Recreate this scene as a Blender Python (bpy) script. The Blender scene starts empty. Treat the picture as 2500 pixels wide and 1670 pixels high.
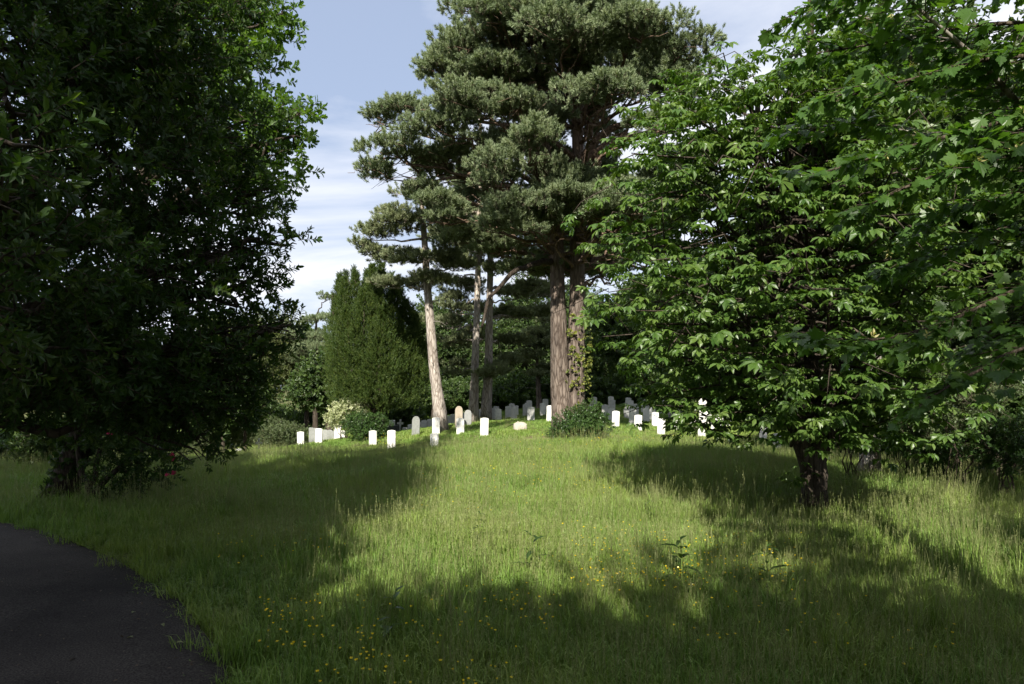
import bpy, math, numpy as np
from mathutils import Vector, Matrix
PI = math.pi
scene = bpy.context.scene
col = scene.collection

# ------------------------------------------------------------------ camera, sky, sun, exposure
F, HOR, EYE = 1700.0, 945.0, 1.7            # focal length in photo pixels (of 2500), horizon row, eye height
cam = bpy.data.cameras.new('camera'); camo = bpy.data.objects.new('camera', cam); col.objects.link(camo)
camo.location = (0, 0, EYE); camo.rotation_euler = (PI/2, 0, 0)
cam.sensor_width = 36; cam.lens = 36*F/2500; cam.shift_y = (HOR-835)/2500; cam.clip_end = 3000; cam.clip_start = 0.05
scene.camera = camo
SUN_AZ, SUN_EL = math.radians(9), math.radians(37)   # light travels to +Y and a little to +X
dsun = Vector((math.sin(SUN_AZ)*math.cos(SUN_EL), math.cos(SUN_AZ)*math.cos(SUN_EL), -math.sin(SUN_EL)))
sl = bpy.data.lights.new('sun', 'SUN'); sl.energy = 5.0; sl.angle = math.radians(0.53); sl.color = (1.0, 0.94, 0.84)
so = bpy.data.objects.new('sun', sl); col.objects.link(so); so.rotation_euler = dsun.to_track_quat('-Z', 'Y').to_euler(); so.location = (0, 0, 60)
world = bpy.data.worlds.new('World'); scene.world = world; world.use_nodes = True
def build_world():
    nt = world.node_tree; N = nt.nodes; L = nt.links; N.clear()
    out = N.new('ShaderNodeOutputWorld'); bg = N.new('ShaderNodeBackground'); sky = N.new('ShaderNodeTexSky')
    sky.sky_type = 'NISHITA'; sky.sun_disc = False; sky.sun_elevation = SUN_EL
    sky.sun_rotation = math.atan2(-dsun.x, -dsun.y); sky.air_density = 1.0; sky.dust_density = 1.2; sky.ozone_density = 1.5
    tc = N.new('ShaderNodeTexCoord'); sep = N.new('ShaderNodeSeparateXYZ'); L.new(tc.outputs['Generated'], sep.inputs[0])
    ad = N.new('ShaderNodeMath'); ad.operation = 'MAXIMUM'; L.new(sep.outputs['Z'], ad.inputs[0]); ad.inputs[1].default_value = 0.0
    a2 = N.new('ShaderNodeMath'); a2.operation = 'ADD'; L.new(ad.outputs[0], a2.inputs[0]); a2.inputs[1].default_value = 0.16
    dx = N.new('ShaderNodeMath'); dx.operation = 'DIVIDE'; L.new(sep.outputs['X'], dx.inputs[0]); L.new(a2.outputs[0], dx.inputs[1])
    dy = N.new('ShaderNodeMath'); dy.operation = 'DIVIDE'; L.new(sep.outputs['Y'], dy.inputs[0]); L.new(a2.outputs[0], dy.inputs[1])
    cmb = N.new('ShaderNodeCombineXYZ'); L.new(dx.outputs[0], cmb.inputs[0]); L.new(dy.outputs[0], cmb.inputs[1]); cmb.inputs[2].default_value = 16.44
    no = N.new('ShaderNodeTexNoise'); no.inputs['Scale'].default_value = 0.85; no.inputs['Detail'].default_value = 9; no.inputs['Roughness'].default_value = 0.58; no.inputs['Distortion'].default_value = 0.35
    L.new(cmb.outputs[0], no.inputs['Vector'])
    rmp = N.new('ShaderNodeValToRGB'); rmp.color_ramp.elements[0].position = 0.42; rmp.color_ramp.elements[0].color = (.12, .12, .12, 1); rmp.color_ramp.elements[1].position = 0.61
    L.new(no.outputs[0], rmp.inputs[0])
    mx = N.new('ShaderNodeMix'); mx.data_type = 'RGBA'; hz = N.new('ShaderNodeMath'); hz.operation = 'GREATER_THAN'; hz.inputs[1].default_value = 0; L.new(sep.outputs['Z'], hz.inputs[0]); hm = N.new('ShaderNodeMath'); hm.operation = 'MULTIPLY'; L.new(rmp.outputs[0], hm.inputs[0]); L.new(hz.outputs[0], hm.inputs[1]); L.new(hm.outputs[0], mx.inputs[0])
    veil = N.new('ShaderNodeMix'); veil.data_type = 'RGBA'; veil.inputs[0].default_value = .42; L.new(sky.outputs[0], veil.inputs[6]); veil.inputs[7].default_value = (6.6, 8.3, 12.0, 1); L.new(veil.outputs[2], mx.inputs[6]); mx.inputs[7].default_value = (10.6, 10.9, 11.8, 1)
    L.new(mx.outputs[2], bg.inputs[0]); bg.inputs[1].default_value = 0.05; L.new(bg.outputs[0], out.inputs[0])
build_world()
vs = scene.view_settings; vs.view_transform = 'Standard'; vs.look = 'None'; vs.exposure = 1.0; vs.gamma = 1; vs.use_curve_mapping = False
cy = scene.cycles; cy.max_bounces = 3; cy.diffuse_bounces = 1; cy.glossy_bounces = 2; cy.transmission_bounces = 3; cy.transparent_max_bounces = 4
cy.use_adaptive_sampling = True; cy.adaptive_threshold = 0.015; cy.use_denoising = True; cy.denoising_prefilter = 'ACCURATE'; cy.sample_clamp_indirect = 4

# ------------------------------------------------------------------ helpers
def P(x, y, Y): return np.array([(x-1250)/F*Y, Y, EYE-(y-HOR)/F*Y])
def PX(x, Y): return (x-1250)/F*Y
def norm(v):
    v = np.asarray(v, float); return v/np.maximum(np.linalg.norm(v, axis=-1, keepdims=True), 1e-9)
def RS(s): return np.random.RandomState(s)
class Acc:
    def __init__(s): s.v = []; s.f = []; s.m = []; s.n = 0
    def add(s, V, Fc, mi=0):
        V = np.asarray(V, float).reshape(-1, 3); s.v.append(V); s.f += [tuple(i+s.n for i in f) for f in Fc]; s.m += [mi]*len(Fc); s.n += len(V)
    def mesh(s, name, mats, smooth=True):
        me = bpy.data.meshes.new(name); me.from_pydata(np.concatenate(s.v).tolist() if s.v else [], [], s.f)
        for m in (mats if isinstance(mats, (list, tuple)) else [mats]): me.materials.append(m)
        me.polygons.foreach_set('material_index', s.m); me.polygons.foreach_set('use_smooth', [smooth]*len(s.f)); me.update(); return me
def link(name, data, parent=None, loc=None, rot=None):
    o = bpy.data.objects.new(name, data); col.objects.link(o)
    if loc is not None: o.location = tuple(float(c) for c in loc)
    if rot is not None: o.rotation_euler = rot
    if parent is not None: o.parent = parent
    return o
def tag(o, label=None, cat=None, group=None, kind=None):
    if label: o['label'] = label
    if cat: o['category'] = cat
    if group: o['group'] = group
    if kind: o['kind'] = kind
    return o
def thing(name, label, cat, loc, group=None):
    return tag(link(name, None, None, loc), label, cat, group)
def tube(pts, rad, n=8, cap=True, rough=0.0, rng=None):
    pts = np.asarray(pts, float); k = len(pts); T = norm(np.gradient(pts, axis=0))
    ref = np.array([1.0, 0, 0]) if abs(T[0][0]) < 0.8 else np.array([0, 1.0, 0])
    u = norm(np.cross(T[0], ref)); V = []; ang = np.arange(n)/n*2*PI
    for i in range(k):
        u = norm(u-T[i]*np.dot(u, T[i])); w = np.cross(T[i], u)
        r = np.full(n, rad[i]);
        if rough and rng is not None: r = r*(1+rough*rng.randn(n))
        V.append(pts[i]+r[:, None]*(np.cos(ang)[:, None]*u+np.sin(ang)[:, None]*w))
    V = np.concatenate(V); Fc = []
    for i in range(k-1):
        for j in range(n):
            a = i*n+j; b = i*n+(j+1) % n; Fc.append((a, b, b+n, a+n))
    if cap: Fc.append(tuple(range(n-1, -1, -1))); Fc.append(tuple(range((k-1)*n, k*n)))
    return V, Fc
def bez(p0, p1, p2, n):
    t = np.linspace(0, 1, n)[:, None]; return (1-t)**2*np.asarray(p0)+2*t*(1-t)*np.asarray(p1)+t*t*np.asarray(p2)
def smoothline(pts, n):
    pts = np.asarray(pts, float); d = np.r_[0, np.cumsum(np.linalg.norm(np.diff(pts, axis=0), axis=1))]
    out = []
    for t in np.linspace(0, d[-1], n):
        i = min(max(np.searchsorted(d, t)-1, 0), len(pts)-2); f = (t-d[i])/max(d[i+1]-d[i], 1e-9)
        p0 = pts[max(i-1, 0)]; p1 = pts[i]; p2 = pts[i+1]; p3 = pts[min(i+2, len(pts)-1)]
        out.append(0.5*((2*p1)+(-p0+p2)*f+(2*p0-5*p1+4*p2-p3)*f*f+(-p0+3*p1-3*p2+p3)*f**3))
    return np.array(out)
def frames(z, rng, spin=None):
    z = norm(z); N = len(z); ref = np.where(np.abs(z[:, 2:3]) < 0.9, np.array([[0, 0, 1.0]]), np.array([[1.0, 0, 0]]))
    x = norm(np.cross(ref, z)); y = np.cross(z, x); a = rng.rand(N)*2*PI if spin is None else spin
    c = np.cos(a)[:, None]; s_ = np.sin(a)[:, None]; x2 = c*x+s_*y; y2 = np.cross(z, x2)
    return np.stack([x2, y2, z], axis=2)      # columns are the axes
def yframes(y, up):
    y = norm(y); x = norm(np.cross(y, up)); z = np.cross(x, y); return np.stack([x, y, z], axis=2)
def eul(R):
    sy = np.clip(-R[:, 2, 0], -1, 1); b = np.arcsin(sy); a = np.arctan2(R[:, 2, 1], R[:, 2, 2]); c = np.arctan2(R[:, 1, 0], R[:, 0, 0])
    return np.stack([a, b, c], axis=1)

# --- foliage by geometry nodes: a cloud of points, each carrying one twig or tuft
GROUPS = {}
def inst_group(protos):
    key = tuple(p.name for p in protos)
    if key in GROUPS: return GROUPS[key]
    g = bpy.data.node_groups.new('scatter', 'GeometryNodeTree')
    g.interface.new_socket('Geometry', in_out='INPUT', socket_type='NodeSocketGeometry'); g.interface.new_socket('Geometry', in_out='OUTPUT', socket_type='NodeSocketGeometry')
    N = g.nodes; L = g.links; gi = N.new('NodeGroupInput'); go = N.new('NodeGroupOutput'); iop = N.new('GeometryNodeInstanceOnPoints'); jn = N.new('GeometryNodeJoinGeometry')
    for p in protos:
        oi = N.new('GeometryNodeObjectInfo'); oi.inputs[0].default_value = p; g2 = N.new('GeometryNodeGeometryToInstance')
        L.new(oi.outputs['Geometry'], g2.inputs[0]); L.new(g2.outputs[0], jn.inputs[0])
    def att(nm, ty):
        a = N.new('GeometryNodeInputNamedAttribute'); a.data_type = ty; a.inputs[0].default_value = nm; return a.outputs[0]
    L.new(gi.outputs[0], iop.inputs['Points']); L.new(jn.outputs[0], iop.inputs['Instance']); iop.inputs['Pick Instance'].default_value = True
    L.new(att('idx', 'INT'), iop.inputs['Instance Index']); L.new(att('rot', 'FLOAT_VECTOR'), iop.inputs['Rotation']); L.new(att('sc', 'FLOAT_VECTOR'), iop.inputs['Scale'])
    L.new(iop.outputs[0], go.inputs[0]); GROUPS[key] = g; return g
def scatter(name, protos, pts, R, sc, rng, parent=None):
    pts = np.asarray(pts, float); N = len(pts); me = bpy.data.meshes.new(name)
    off = np.array(parent.location) if parent is not None else 0
    me.vertices.add(N); me.vertices.foreach_set('co', (pts-off).ravel())
    sc = np.asarray(sc, float); sc = np.repeat(sc[:, None], 3, 1) if sc.ndim == 1 else sc
    for nm, ty, dat, k in (('rot', 'FLOAT_VECTOR', eul(R), 'vector'), ('sc', 'FLOAT_VECTOR', sc, 'vector'), ('idx', 'INT', rng.randint(0, len(protos), N), 'value')):
        a = me.attributes.new(nm, ty, 'POINT'); a.data.foreach_set(k, dat.ravel())
    for p in protos[:1]:
        for m in p.data.materials: me.materials.append(m)
    o = link(name, me, parent); md = o.modifiers.new('scatter', 'NODES'); md.node_group = inst_group(protos); o['kind'] = 'stuff'; return o
def proto(name, acc, mats, smooth=False): return bpy.data.objects.new(name, acc.mesh(name, mats, smooth))

# ------------------------------------------------------------------ materials
def newmat(name):
    m = bpy.data.materials.new(name); m.use_nodes = True; nt = m.node_tree; nt.nodes.clear(); out = nt.nodes.new('ShaderNodeOutputMaterial'); return m, nt, out
def leaf_mat(name, c0, c1, c2, trans=0.4, rough=0.45, spec=0.35, tcol=None, patch=None):
    m, nt, out = newmat(name); N = nt.nodes; L = nt.links
    oi = N.new('ShaderNodeObjectInfo'); rp = N.new('ShaderNodeValToRGB'); e = rp.color_ramp.elements
    e[0].color = (*c0, 1); e[1].color = (*c2, 1); e2 = e.new(0.5); e2.color = (*c1, 1)
    geo = N.new('ShaderNodeNewGeometry'); mm = N.new('ShaderNodeMath'); mm.operation = 'ADD'; L.new(oi.outputs['Random'], mm.inputs[0])
    ml = N.new('ShaderNodeMath'); ml.operation = 'MULTIPLY'; ml.inputs[1].default_value = 0.5; L.new(geo.outputs['Random Per Island'], ml.inputs[0])
    mh = N.new('ShaderNodeMath'); mh.operation = 'MULTIPLY'; mh.inputs[1].default_value = 0.5
    L.new(oi.outputs['Random'], mh.inputs[0]); L.new(mh.outputs[0], mm.inputs[0]); L.new(ml.outputs[0], mm.inputs[1]); L.new(mm.outputs[0], rp.inputs[0])
    colo = rp.outputs[0]
    if patch:       # drifts of another species across the meadow
        pn = N.new('ShaderNodeTexNoise'); pn.inputs['Scale'].default_value = .33; pn.inputs['Detail'].default_value = 5; pn.inputs['Roughness'].default_value = .6; L.new(geo.outputs['Position'], pn.inputs['Vector'])
        pr_ = N.new('ShaderNodeValToRGB'); pr_.color_ramp.elements[0].position = .42; pr_.color_ramp.elements[0].color = (*patch[0], 1); pr_.color_ramp.elements[1].position = .60; pr_.color_ramp.elements[1].color = (*patch[1], 1); L.new(pn.outputs[0], pr_.inputs[0])
        pm = N.new('ShaderNodeMix'); pm.data_type = 'RGBA'; pm.blend_type = 'MULTIPLY'; pm.inputs[0].default_value = 1; L.new(colo, pm.inputs[6]); L.new(pr_.outputs[0], pm.inputs[7]); colo = pm.outputs[2]
    bs = N.new('ShaderNodeBsdfPrincipled'); bs.inputs['Roughness'].default_value = rough; bs.inputs['Specular IOR Level'].default_value = spec; L.new(colo, bs.inputs['Base Color'])
    tr = N.new('ShaderNodeBsdfTranslucent'); tm = N.new('ShaderNodeMix'); tm.data_type = 'RGBA'; tm.blend_type = 'MULTIPLY'; tm.inputs[0].default_value = 1
    L.new(colo, tm.inputs[6]); tm.inputs[7].default_value = (*(tcol or (1.5, 1.6, 0.5)), 1); L.new(tm.outputs[2], tr.inputs[0])
    mx = N.new('ShaderNodeMixShader'); mx.inputs[0].default_value = trans; L.new(bs.outputs[0], mx.inputs[1]); L.new(tr.outputs[0], mx.inputs[2]); L.new(mx.outputs[0], out.inputs[0]); return m
def bark_mat(name, ca, cb, cc=None, scale=6, stretch=0.18, bump=0.6, h=None):
    m, nt, out = newmat(name); N = nt.nodes; L = nt.links
    tc = N.new('ShaderNodeTexCoord'); mp = N.new('ShaderNodeMapping'); mp.inputs['Scale'].default_value = (1, 1, stretch); L.new(tc.outputs['Object'], mp.inputs[0])
    n1 = N.new('ShaderNodeTexNoise'); n1.inputs['Scale'].default_value = scale; n1.inputs['Detail'].default_value = 8; n1.inputs['Roughness'].default_value = .65; L.new(mp.outputs[0], n1.inputs['Vector'])
    vo = N.new('ShaderNodeTexVoronoi'); vo.feature = 'DISTANCE_TO_EDGE'; vo.inputs['Scale'].default_value = scale*1.6; 
    md = N.new('ShaderNodeMix'); md.data_type = 'VECTOR'; md.inputs[0].default_value = .12; L.new(mp.outputs[0], md.inputs[4]); L.new(n1.outputs['Color'], md.inputs[5]); L.new(md.outputs[1], vo.inputs['Vector'])
    r1 = N.new('ShaderNodeValToRGB'); e = r1.color_ramp.elements; e[0].position = .33; e[0].color = (*ca, 1); e[1].position = .68; e[1].color = (*cb, 1); L.new(n1.outputs[0], r1.inputs[0])
    rv = N.new('ShaderNodeValToRGB'); rv.color_ramp.elements[0].color = (.35, .3, .27, 1); rv.color_ramp.elements[1].position = .16; L.new(vo.outputs['Distance'], rv.inputs[0])
    mu = N.new('ShaderNodeMix'); mu.data_type = 'RGBA'; mu.blend_type = 'MULTIPLY'; mu.inputs[0].default_value = .8; L.new(r1.outputs[0], mu.inputs[6]); L.new(rv.outputs[0], mu.inputs[7]); colo = mu.outputs[2]
    if cc is not None:   # upper bark of another colour, starting h metres up the stem
        sp = N.new('ShaderNodeSeparateXYZ'); L.new(tc.outputs['Object'], sp.inputs[0]); mr = N.new('ShaderNodeMapRange'); mr.inputs[1].default_value = h[0]; mr.inputs[2].default_value = h[1]; L.new(sp.outputs['Z'], mr.inputs[0])
        n2 = N.new('ShaderNodeTexNoise'); n2.inputs['Scale'].default_value = 1.3; L.new(tc.outputs['Object'], n2.inputs['Vector']); s1 = N.new('ShaderNodeMath'); s1.operation = 'MULTIPLY_ADD'; s1.inputs[1].default_value = 1.6; s1.inputs[2].default_value = -.3; L.new(n2.outputs[0], s1.inputs[0])
        s2 = N.new('ShaderNodeMath'); s2.operation = 'MULTIPLY'; s2.use_clamp = True; L.new(s1.outputs[0], s2.inputs[0]); L.new(mr.outputs[0], s2.inputs[1])
        m2 = N.new('ShaderNodeMix'); m2.data_type = 'RGBA'; L.new(s2.outputs[0], m2.inputs[0]); L.new(colo, m2.inputs[6]); m2.inputs[7].default_value = (*cc, 1); colo = m2.outputs[2]
    bs = N.new('ShaderNodeBsdfPrincipled'); bs.inputs['Roughness'].default_value = .85; bs.inputs['Specular IOR Level'].default_value = .2; L.new(colo, bs.inputs['Base Color'])
    bp = N.new('ShaderNodeBump'); bp.inputs['Strength'].default_value = bump; bp.inputs['Distance'].default_value = .04; sm = N.new('ShaderNodeMath'); sm.operation = 'ADD'
    L.new(rv.outputs[0], sm.inputs[0]); L.new(n1.outputs[0], sm.inputs[1]); L.new(sm.outputs[0], bp.inputs['Height']); L.new(bp.outputs[0], bs.inputs['Normal']); L.new(bs.outputs[0], out.inputs[0]); return m
def stone_mat(name, base, dirt, amount=.5, scale=5, speck=0.0):
    m, nt, out = newmat(name); N = nt.nodes; L = nt.links
    tc = N.new('ShaderNodeTexCoord'); oi = N.new('ShaderNodeObjectInfo'); va = N.new('ShaderNodeVectorMath'); va.operation = 'ADD'; cb = N.new('ShaderNodeCombineXYZ')
    ms = N.new('ShaderNodeMath'); ms.operation = 'MULTIPLY'; ms.inputs[1].default_value = 50; L.new(oi.outputs['Random'], ms.inputs[0]); L.new(ms.outputs[0], cb.inputs[0]); L.new(tc.outputs['Object'], va.inputs[0]); L.new(cb.outputs[0], va.inputs[1])
    n1 = N.new('ShaderNodeTexNoise'); n1.inputs['Scale'].default_value = scale; n1.inputs['Detail'].default_value = 9; n1.inputs['Roughness'].default_value = .7; L.new(va.outputs[0], n1.inputs['Vector'])
    rp = N.new('ShaderNodeValToRGB'); e = rp.color_ramp.elements; e[0].position = .38; e[0].color = (0, 0, 0, 1); e[1].position = .75; e[1].color = (amount,)*3+(1,); L.new(n1.outputs[0], rp.inputs[0])
    mx = N.new('ShaderNodeMix'); mx.data_type = 'RGBA'; L.new(rp.outputs[0], mx.inputs[0]); mx.inputs[6].default_value = (*base, 1); mx.inputs[7].default_value = (*dirt, 1)
    colo = mx.outputs[2]
    # each stone a little lighter or darker than the next
    hv = N.new('ShaderNodeMapRange'); hv.inputs[3].default_value = .8; hv.inputs[4].default_value = 1.06; L.new(oi.outputs['Random'], hv.inputs[0]); m2 = N.new('ShaderNodeMix'); m2.data_type = 'RGBA'; m2.blend_type = 'MULTIPLY'; m2.inputs[0].default_value = 1; L.new(colo, m2.inputs[6]); L.new(hv.outputs[0], m2.inputs[7]); colo = m2.outputs[2]
    bs = N.new('ShaderNodeBsdfPrincipled'); bs.inputs['Roughness'].default_value = .8; bs.inputs['Specular IOR Level'].default_value = .25; L.new(colo, bs.inputs['Base Color'])
    bp = N.new('ShaderNodeBump'); bp.inputs['Strength'].default_value = .35; bp.inputs['Distance'].default_value = .01; L.new(n1.outputs[0], bp.inputs['Height']); L.new(bp.outputs[0], bs.inputs['Normal']); L.new(bs.outputs[0], out.inputs[0]); return m
def plain_mat(name, c, rough=.6, spec=.3):
    m, nt, out = newmat(name); bs = nt.nodes.new('ShaderNodeBsdfPrincipled'); n = nt.nodes.new('ShaderNodeTexNoise'); n.inputs['Scale'].default_value = 9; mr = nt.nodes.new('ShaderNodeMix'); mr.data_type = 'RGBA'
    nt.links.new(n.outputs[0], mr.inputs[0]); mr.inputs[6].default_value = (*[k*.75 for k in c], 1); mr.inputs[7].default_value = (*[min(1, k*1.2) for k in c], 1)
    nt.links.new(mr.outputs[2], bs.inputs['Base Color']); bs.inputs['Roughness'].default_value = rough; bs.inputs['Specular IOR Level'].default_value = spec; nt.links.new(bs.outputs[0], out.inputs[0]); return m
M = {}
M['pine'] = leaf_mat('pine_needles', (.118, .164, .086), (.200, .252, .132), (.295, .332, .184), trans=.25, rough=.55, spec=.3, tcol=(1.2, 1.3, .7))
M['pine_b'] = leaf_mat('pine_needles_dull', (.118, .155, .080), (.200, .238, .124), (.295, .315, .175), trans=.25, rough=.55, spec=.25, tcol=(1.2, 1.2, .7))
M['yew'] = leaf_mat('yew_needles', (.024, .050, .010), (.052, .088, .016), (.110, .140, .026), trans=.2, rough=.5, spec=.3)
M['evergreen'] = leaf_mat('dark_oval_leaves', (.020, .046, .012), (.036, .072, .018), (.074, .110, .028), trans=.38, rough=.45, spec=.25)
M['oak'] = leaf_mat('oak_leaves', (.050, .105, .018), (.080, .150, .026), (.125, .200, .038), trans=.45)
M['chestnut'] = leaf_mat('chestnut_leaves', (.038, .090, .017), (.074, .138, .025), (.138, .200, .045), trans=.35, rough=.4, spec=.4)
M['maple'] = leaf_mat('maple_leaves', (.036, .088, .018), (.060, .128, .025), (.098, .172, .034), trans=.45, rough=.4, spec=.4)
M['wood'] = leaf_mat('wood_leaves', (.030, .058, .016), (.050, .088, .022), (.085, .125, .034), trans=.35)
M['birch'] = leaf_mat('birch_leaves', (.085, .110, .040), (.120, .150, .055), (.165, .190, .075), trans=.4)
M['bush'] = leaf_mat('bush_leaves', (.030, .065, .018), (.050, .100, .025), (.085, .150, .035), trans=.35, spec=.45, rough=.35)
M['pale_bush'] = leaf_mat('variegated_leaves', (.22, .27, .12), (.42, .45, .27), (.62, .63, .45), trans=.35)
M['greybush'] = leaf_mat('greyish_leaves', (.060, .090, .035), (.095, .130, .055), (.150, .180, .090), trans=.35)
M['ivy'] = leaf_mat('ivy_leaves', (.050, .090, .018), (.120, .150, .030), (.230, .230, .045), trans=.3)
M['grass'] = leaf_mat('grass_blades', (.122, .198, .036), (.204, .286, .060), (.305, .358, .105), trans=.27, rough=.5, spec=.3, tcol=(1.15, 1.2, .6), patch=((.80, .95, .80), (1.06, 1.05, 1.0)))
M['dry'] = leaf_mat('dry_grass', (.170, .215, .065), (.240, .270, .100), (.320, .330, .150), trans=.35, tcol=(1.1, 1.05, .8))
M['yellow'] = leaf_mat('buttercup_petals', (.72, .50, .01), (.85, .62, .015), (.90, .70, .03), trans=.25, rough=.25, spec=.5, tcol=(1, 1, .6))
M['pink'] = leaf_mat('pink_petals', (.42, .02, .09), (.55, .04, .13), (.65, .08, .2), trans=.35, tcol=(1, .6, .8))
M['keys'] = leaf_mat('maple_keys', (.35, .33, .12), (.5, .45, .2), (.6, .55, .28), trans=.4)
M['litter'] = leaf_mat('leaf_litter', (.045, .030, .018), (.085, .058, .034), (.160, .115, .065), trans=.1, tcol=(1, 1, 1))
M['twig'] = bark_mat('twig_bark', (.060, .045, .032), (.110, .090, .065), scale=14)
M['bark'] = bark_mat('brown_bark', (.042, .032, .024), (.095, .077, .058), scale=7)
M['bark_grey'] = bark_mat('grey_bark', (.16, .145, .12), (.33, .31, .27), scale=6, bump=.4)
M['bark_pine'] = bark_mat('pine_bark', (.085, .068, .056), (.240, .195, .158), (.300, .205, .145), scale=5, stretch=.22, bump=.9, h=(5.5, 12))
M['bark_pale'] = bark_mat('pale_pine_bark', (.280, .240, .205), (.520, .470, .410), (.50, .40, .30), scale=6, stretch=.2, bump=.7, h=(7, 14))
M['bark_limb'] = bark_mat('orange_pine_limb', (.120, .080, .058), (.290, .205, .145), scale=7, stretch=.6, bump=.5)
M['white_stone'] = stone_mat('white_limestone', (.78, .77, .72), (.40, .40, .34), .6, 6)
M['grey_stone'] = stone_mat('grey_granite', (.30, .31, .29), (.14, .15, .13), .7, 8)
M['tan_stone'] = stone_mat('tan_sandstone', (.36, .31, .24), (.20, .18, .13), .6, 7)
M['dark_stone'] = stone_mat('dark_slate', (.10, .105, .10), (.05, .055, .05), .6, 7)
M['rough_stone'] = stone_mat('rough_boulder', (.50, .45, .37), (.20, .19, .15), .8, 14)

# ------------------------------------------------------------------ the headstones: measured in the photograph (centre x, top row, width), all of one real width
S = []   # x, top, width px, style, label
def st(x, top, w, label, style='white', mat='white_stone', tilt=0., hh=None): S.append(dict(x=x, top=top, w=w, label=label, style=style, mat=mat, tilt=tilt, hh=hh))
st(734.6, 1054, 17, 'white headstone farthest left on the open slope')
st(778, 1046, 17, 'white headstone in front of the long grey slab')
st(824, 1038, 15.8, 'tall white headstone left of the pale variegated bush')
st(836.5, 1051, 14.5, 'white headstone mostly hidden behind the tall one by the pale bush')
st(858, 1053, 14, 'small low white marker at the foot of the green bramble', 'low')
st(910.4, 1051, 18.5, 'bright white headstone standing right of the green bramble')
st(956, 1050, 20, 'bright white headstone below the dark pedestal, leaning a little')
st(1061, 1062, 20.5, 'front white headstone lowest on the slope below the pale leaning pine', tilt=-.05)
st(1064.6, 1019, 18.5, 'greyish headstone directly behind the lowest front headstone', mat='grey_white')
st(1014.5, 1016, 18, 'pointed grey headstone left of the pale leaning pine', 'gothic', 'grey_stone')
st(976, 1024, 15, 'small white stone cross beside the dark pedestal', 'cross')
st(957, 1026, 15, 'white block on a dark pedestal below the yew', 'pedestal')
st(988, 1039, 15, 'low white kerb stone right of the small white cross', 'low')
st(1003, 1036, 14.2, 'white headstone peeping out left of the pointed grey headstone')
st(1025, 1031, 14, 'white headstone just right of the pointed grey headstone')
st(1036.5, 1026, 14, 'white headstone left of the pale leaning pine, first of the back row')
st(1050, 1023, 14, 'white headstone at the left foot of the pale leaning pine')
st(1063, 1011, 14.6, 'white headstone rising behind the greyish one by the leaning pine')
st(1079, 1017, 14, 'white headstone just right of the pale leaning pine')
st(1093.5, 1014.5, 14, 'second white headstone right of the pale leaning pine')
st(1107, 1011, 14, 'white headstone below the left edge of the tan arched headstone')
st(1118, 1011, 14, 'white headstone right below the tan arched headstone')
st(1128, 1008, 14, 'white headstone behind the dappled front stone, beside the dark rounded one')
st(1124, 1020.5, 19, 'dappled white headstone in front of the tan arched headstone')
st(1120, 991, 17.5, 'tan headstone with a pointed arch top behind the back row', 'gothic', 'tan_stone')
st(1142, 1000.5, 17, 'dark grey rounded headstone left of the pair of pale trunks', 'round', 'dark_grey')
st(1166, 1001, 14, 'white headstone at the foot of the pair of pale trunks')
st(1176, 999, 13.6, 'white headstone overlapping another in front of the right pale trunk')
st(1182, 1020, 20, 'tall shaded white headstone standing alone, left of the boulder', mat='grey_white')
st(1203, 996.5, 14, 'white headstone, left one of three right of the pale trunks')
st(1212, 992, 13.4, 'white headstone, rear one of three right of the pale trunks')
st(1217, 998, 15, 'white headstone, front one of three right of the pale trunks')
st(1240.5, 991.5, 14, 'grey shaded headstone, left one of four left of the big pine', mat='grey_white')
st(1250, 985, 13.4, 'grey shaded headstone, rear one of four left of the big pine', mat='grey_white')
st(1259, 990, 13.6, 'headstone almost hidden at the right of a group of four')
st(1255, 994, 15, 'white headstone, front one of four left of the big pine')
st(1283, 986.5, 14, 'grey headstone behind the bright one above the boulder', mat='grey_white')
st(1288, 983, 13.6, 'grey headstone, middle of a receding line above the boulder', mat='grey_white')
st(1292.5, 977.5, 13.2, 'white headstone, farthest of a receding line above the boulder')
st(1296, 993, 17.5, 'bright white headstone above the boulder left of the big pine')
st(1325, 984, 14.3, 'grey headstone close to the left of the big pine', mat='grey_white')
st(1332, 974, 13.3, 'white headstone high on the crest left of the big pine')
st(1343, 990, 18, 'bright white headstone half hidden by the big pine trunk')
st(1451, 969, 13.2, 'pale headstone on the crest, first right of the big pine')
st(1448, 981, 14.6, 'grey headstone in front of the first crest stone right of the big pine', mat='grey_white')
st(1437, 988, 16, 'white headstone behind the leafy bush at the big pine', 'white')
st(1491.7, 968, 13.3, 'pale headstone on the crest, second right of the big pine')
st(1495, 976, 14, 'grey headstone just in front of the second crest stone', mat='grey_white')
st(1477, 987.6, 15, 'grey headstone left of a pair right of the leafy bush', mat='grey_white')
st(1493, 996, 16.4, 'grey headstone hidden behind the broad front one right of the leafy bush', mat='grey_white')
st(1502.5, 1003, 18, 'broad pale headstone in front, right of the leafy bush')
st(1533, 971, 13.5, 'pale headstone on the crest, third right of the big pine')
st(1539, 977, 14, 'pale grey headstone in front of the third crest stone', mat='grey_white')
st(1531, 990, 15.4, 'dark stained headstone in the middle of the right group', mat='dark_grey')
st(1552, 985.6, 15, 'grey headstone right of the dark stained one', mat='grey_white')
st(1543.6, 999, 17, 'grey headstone in front of the dark stained one', mat='grey_white')
st(1557.7, 1013, 18.5, 'white headstone half in sun, second nearest of the right group')
st(1572, 974, 14.2, 'bright white headstone on the crest above the right group')
st(1587, 980, 14, 'pale headstone beside the bright one on the crest')
st(1578, 995, 16, 'shaded headstone behind a drooping chestnut spray, left of two', mat='grey_white')
st(1592, 994, 15.6, 'shaded headstone behind a drooping chestnut spray, right of two', mat='grey_white')
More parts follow.
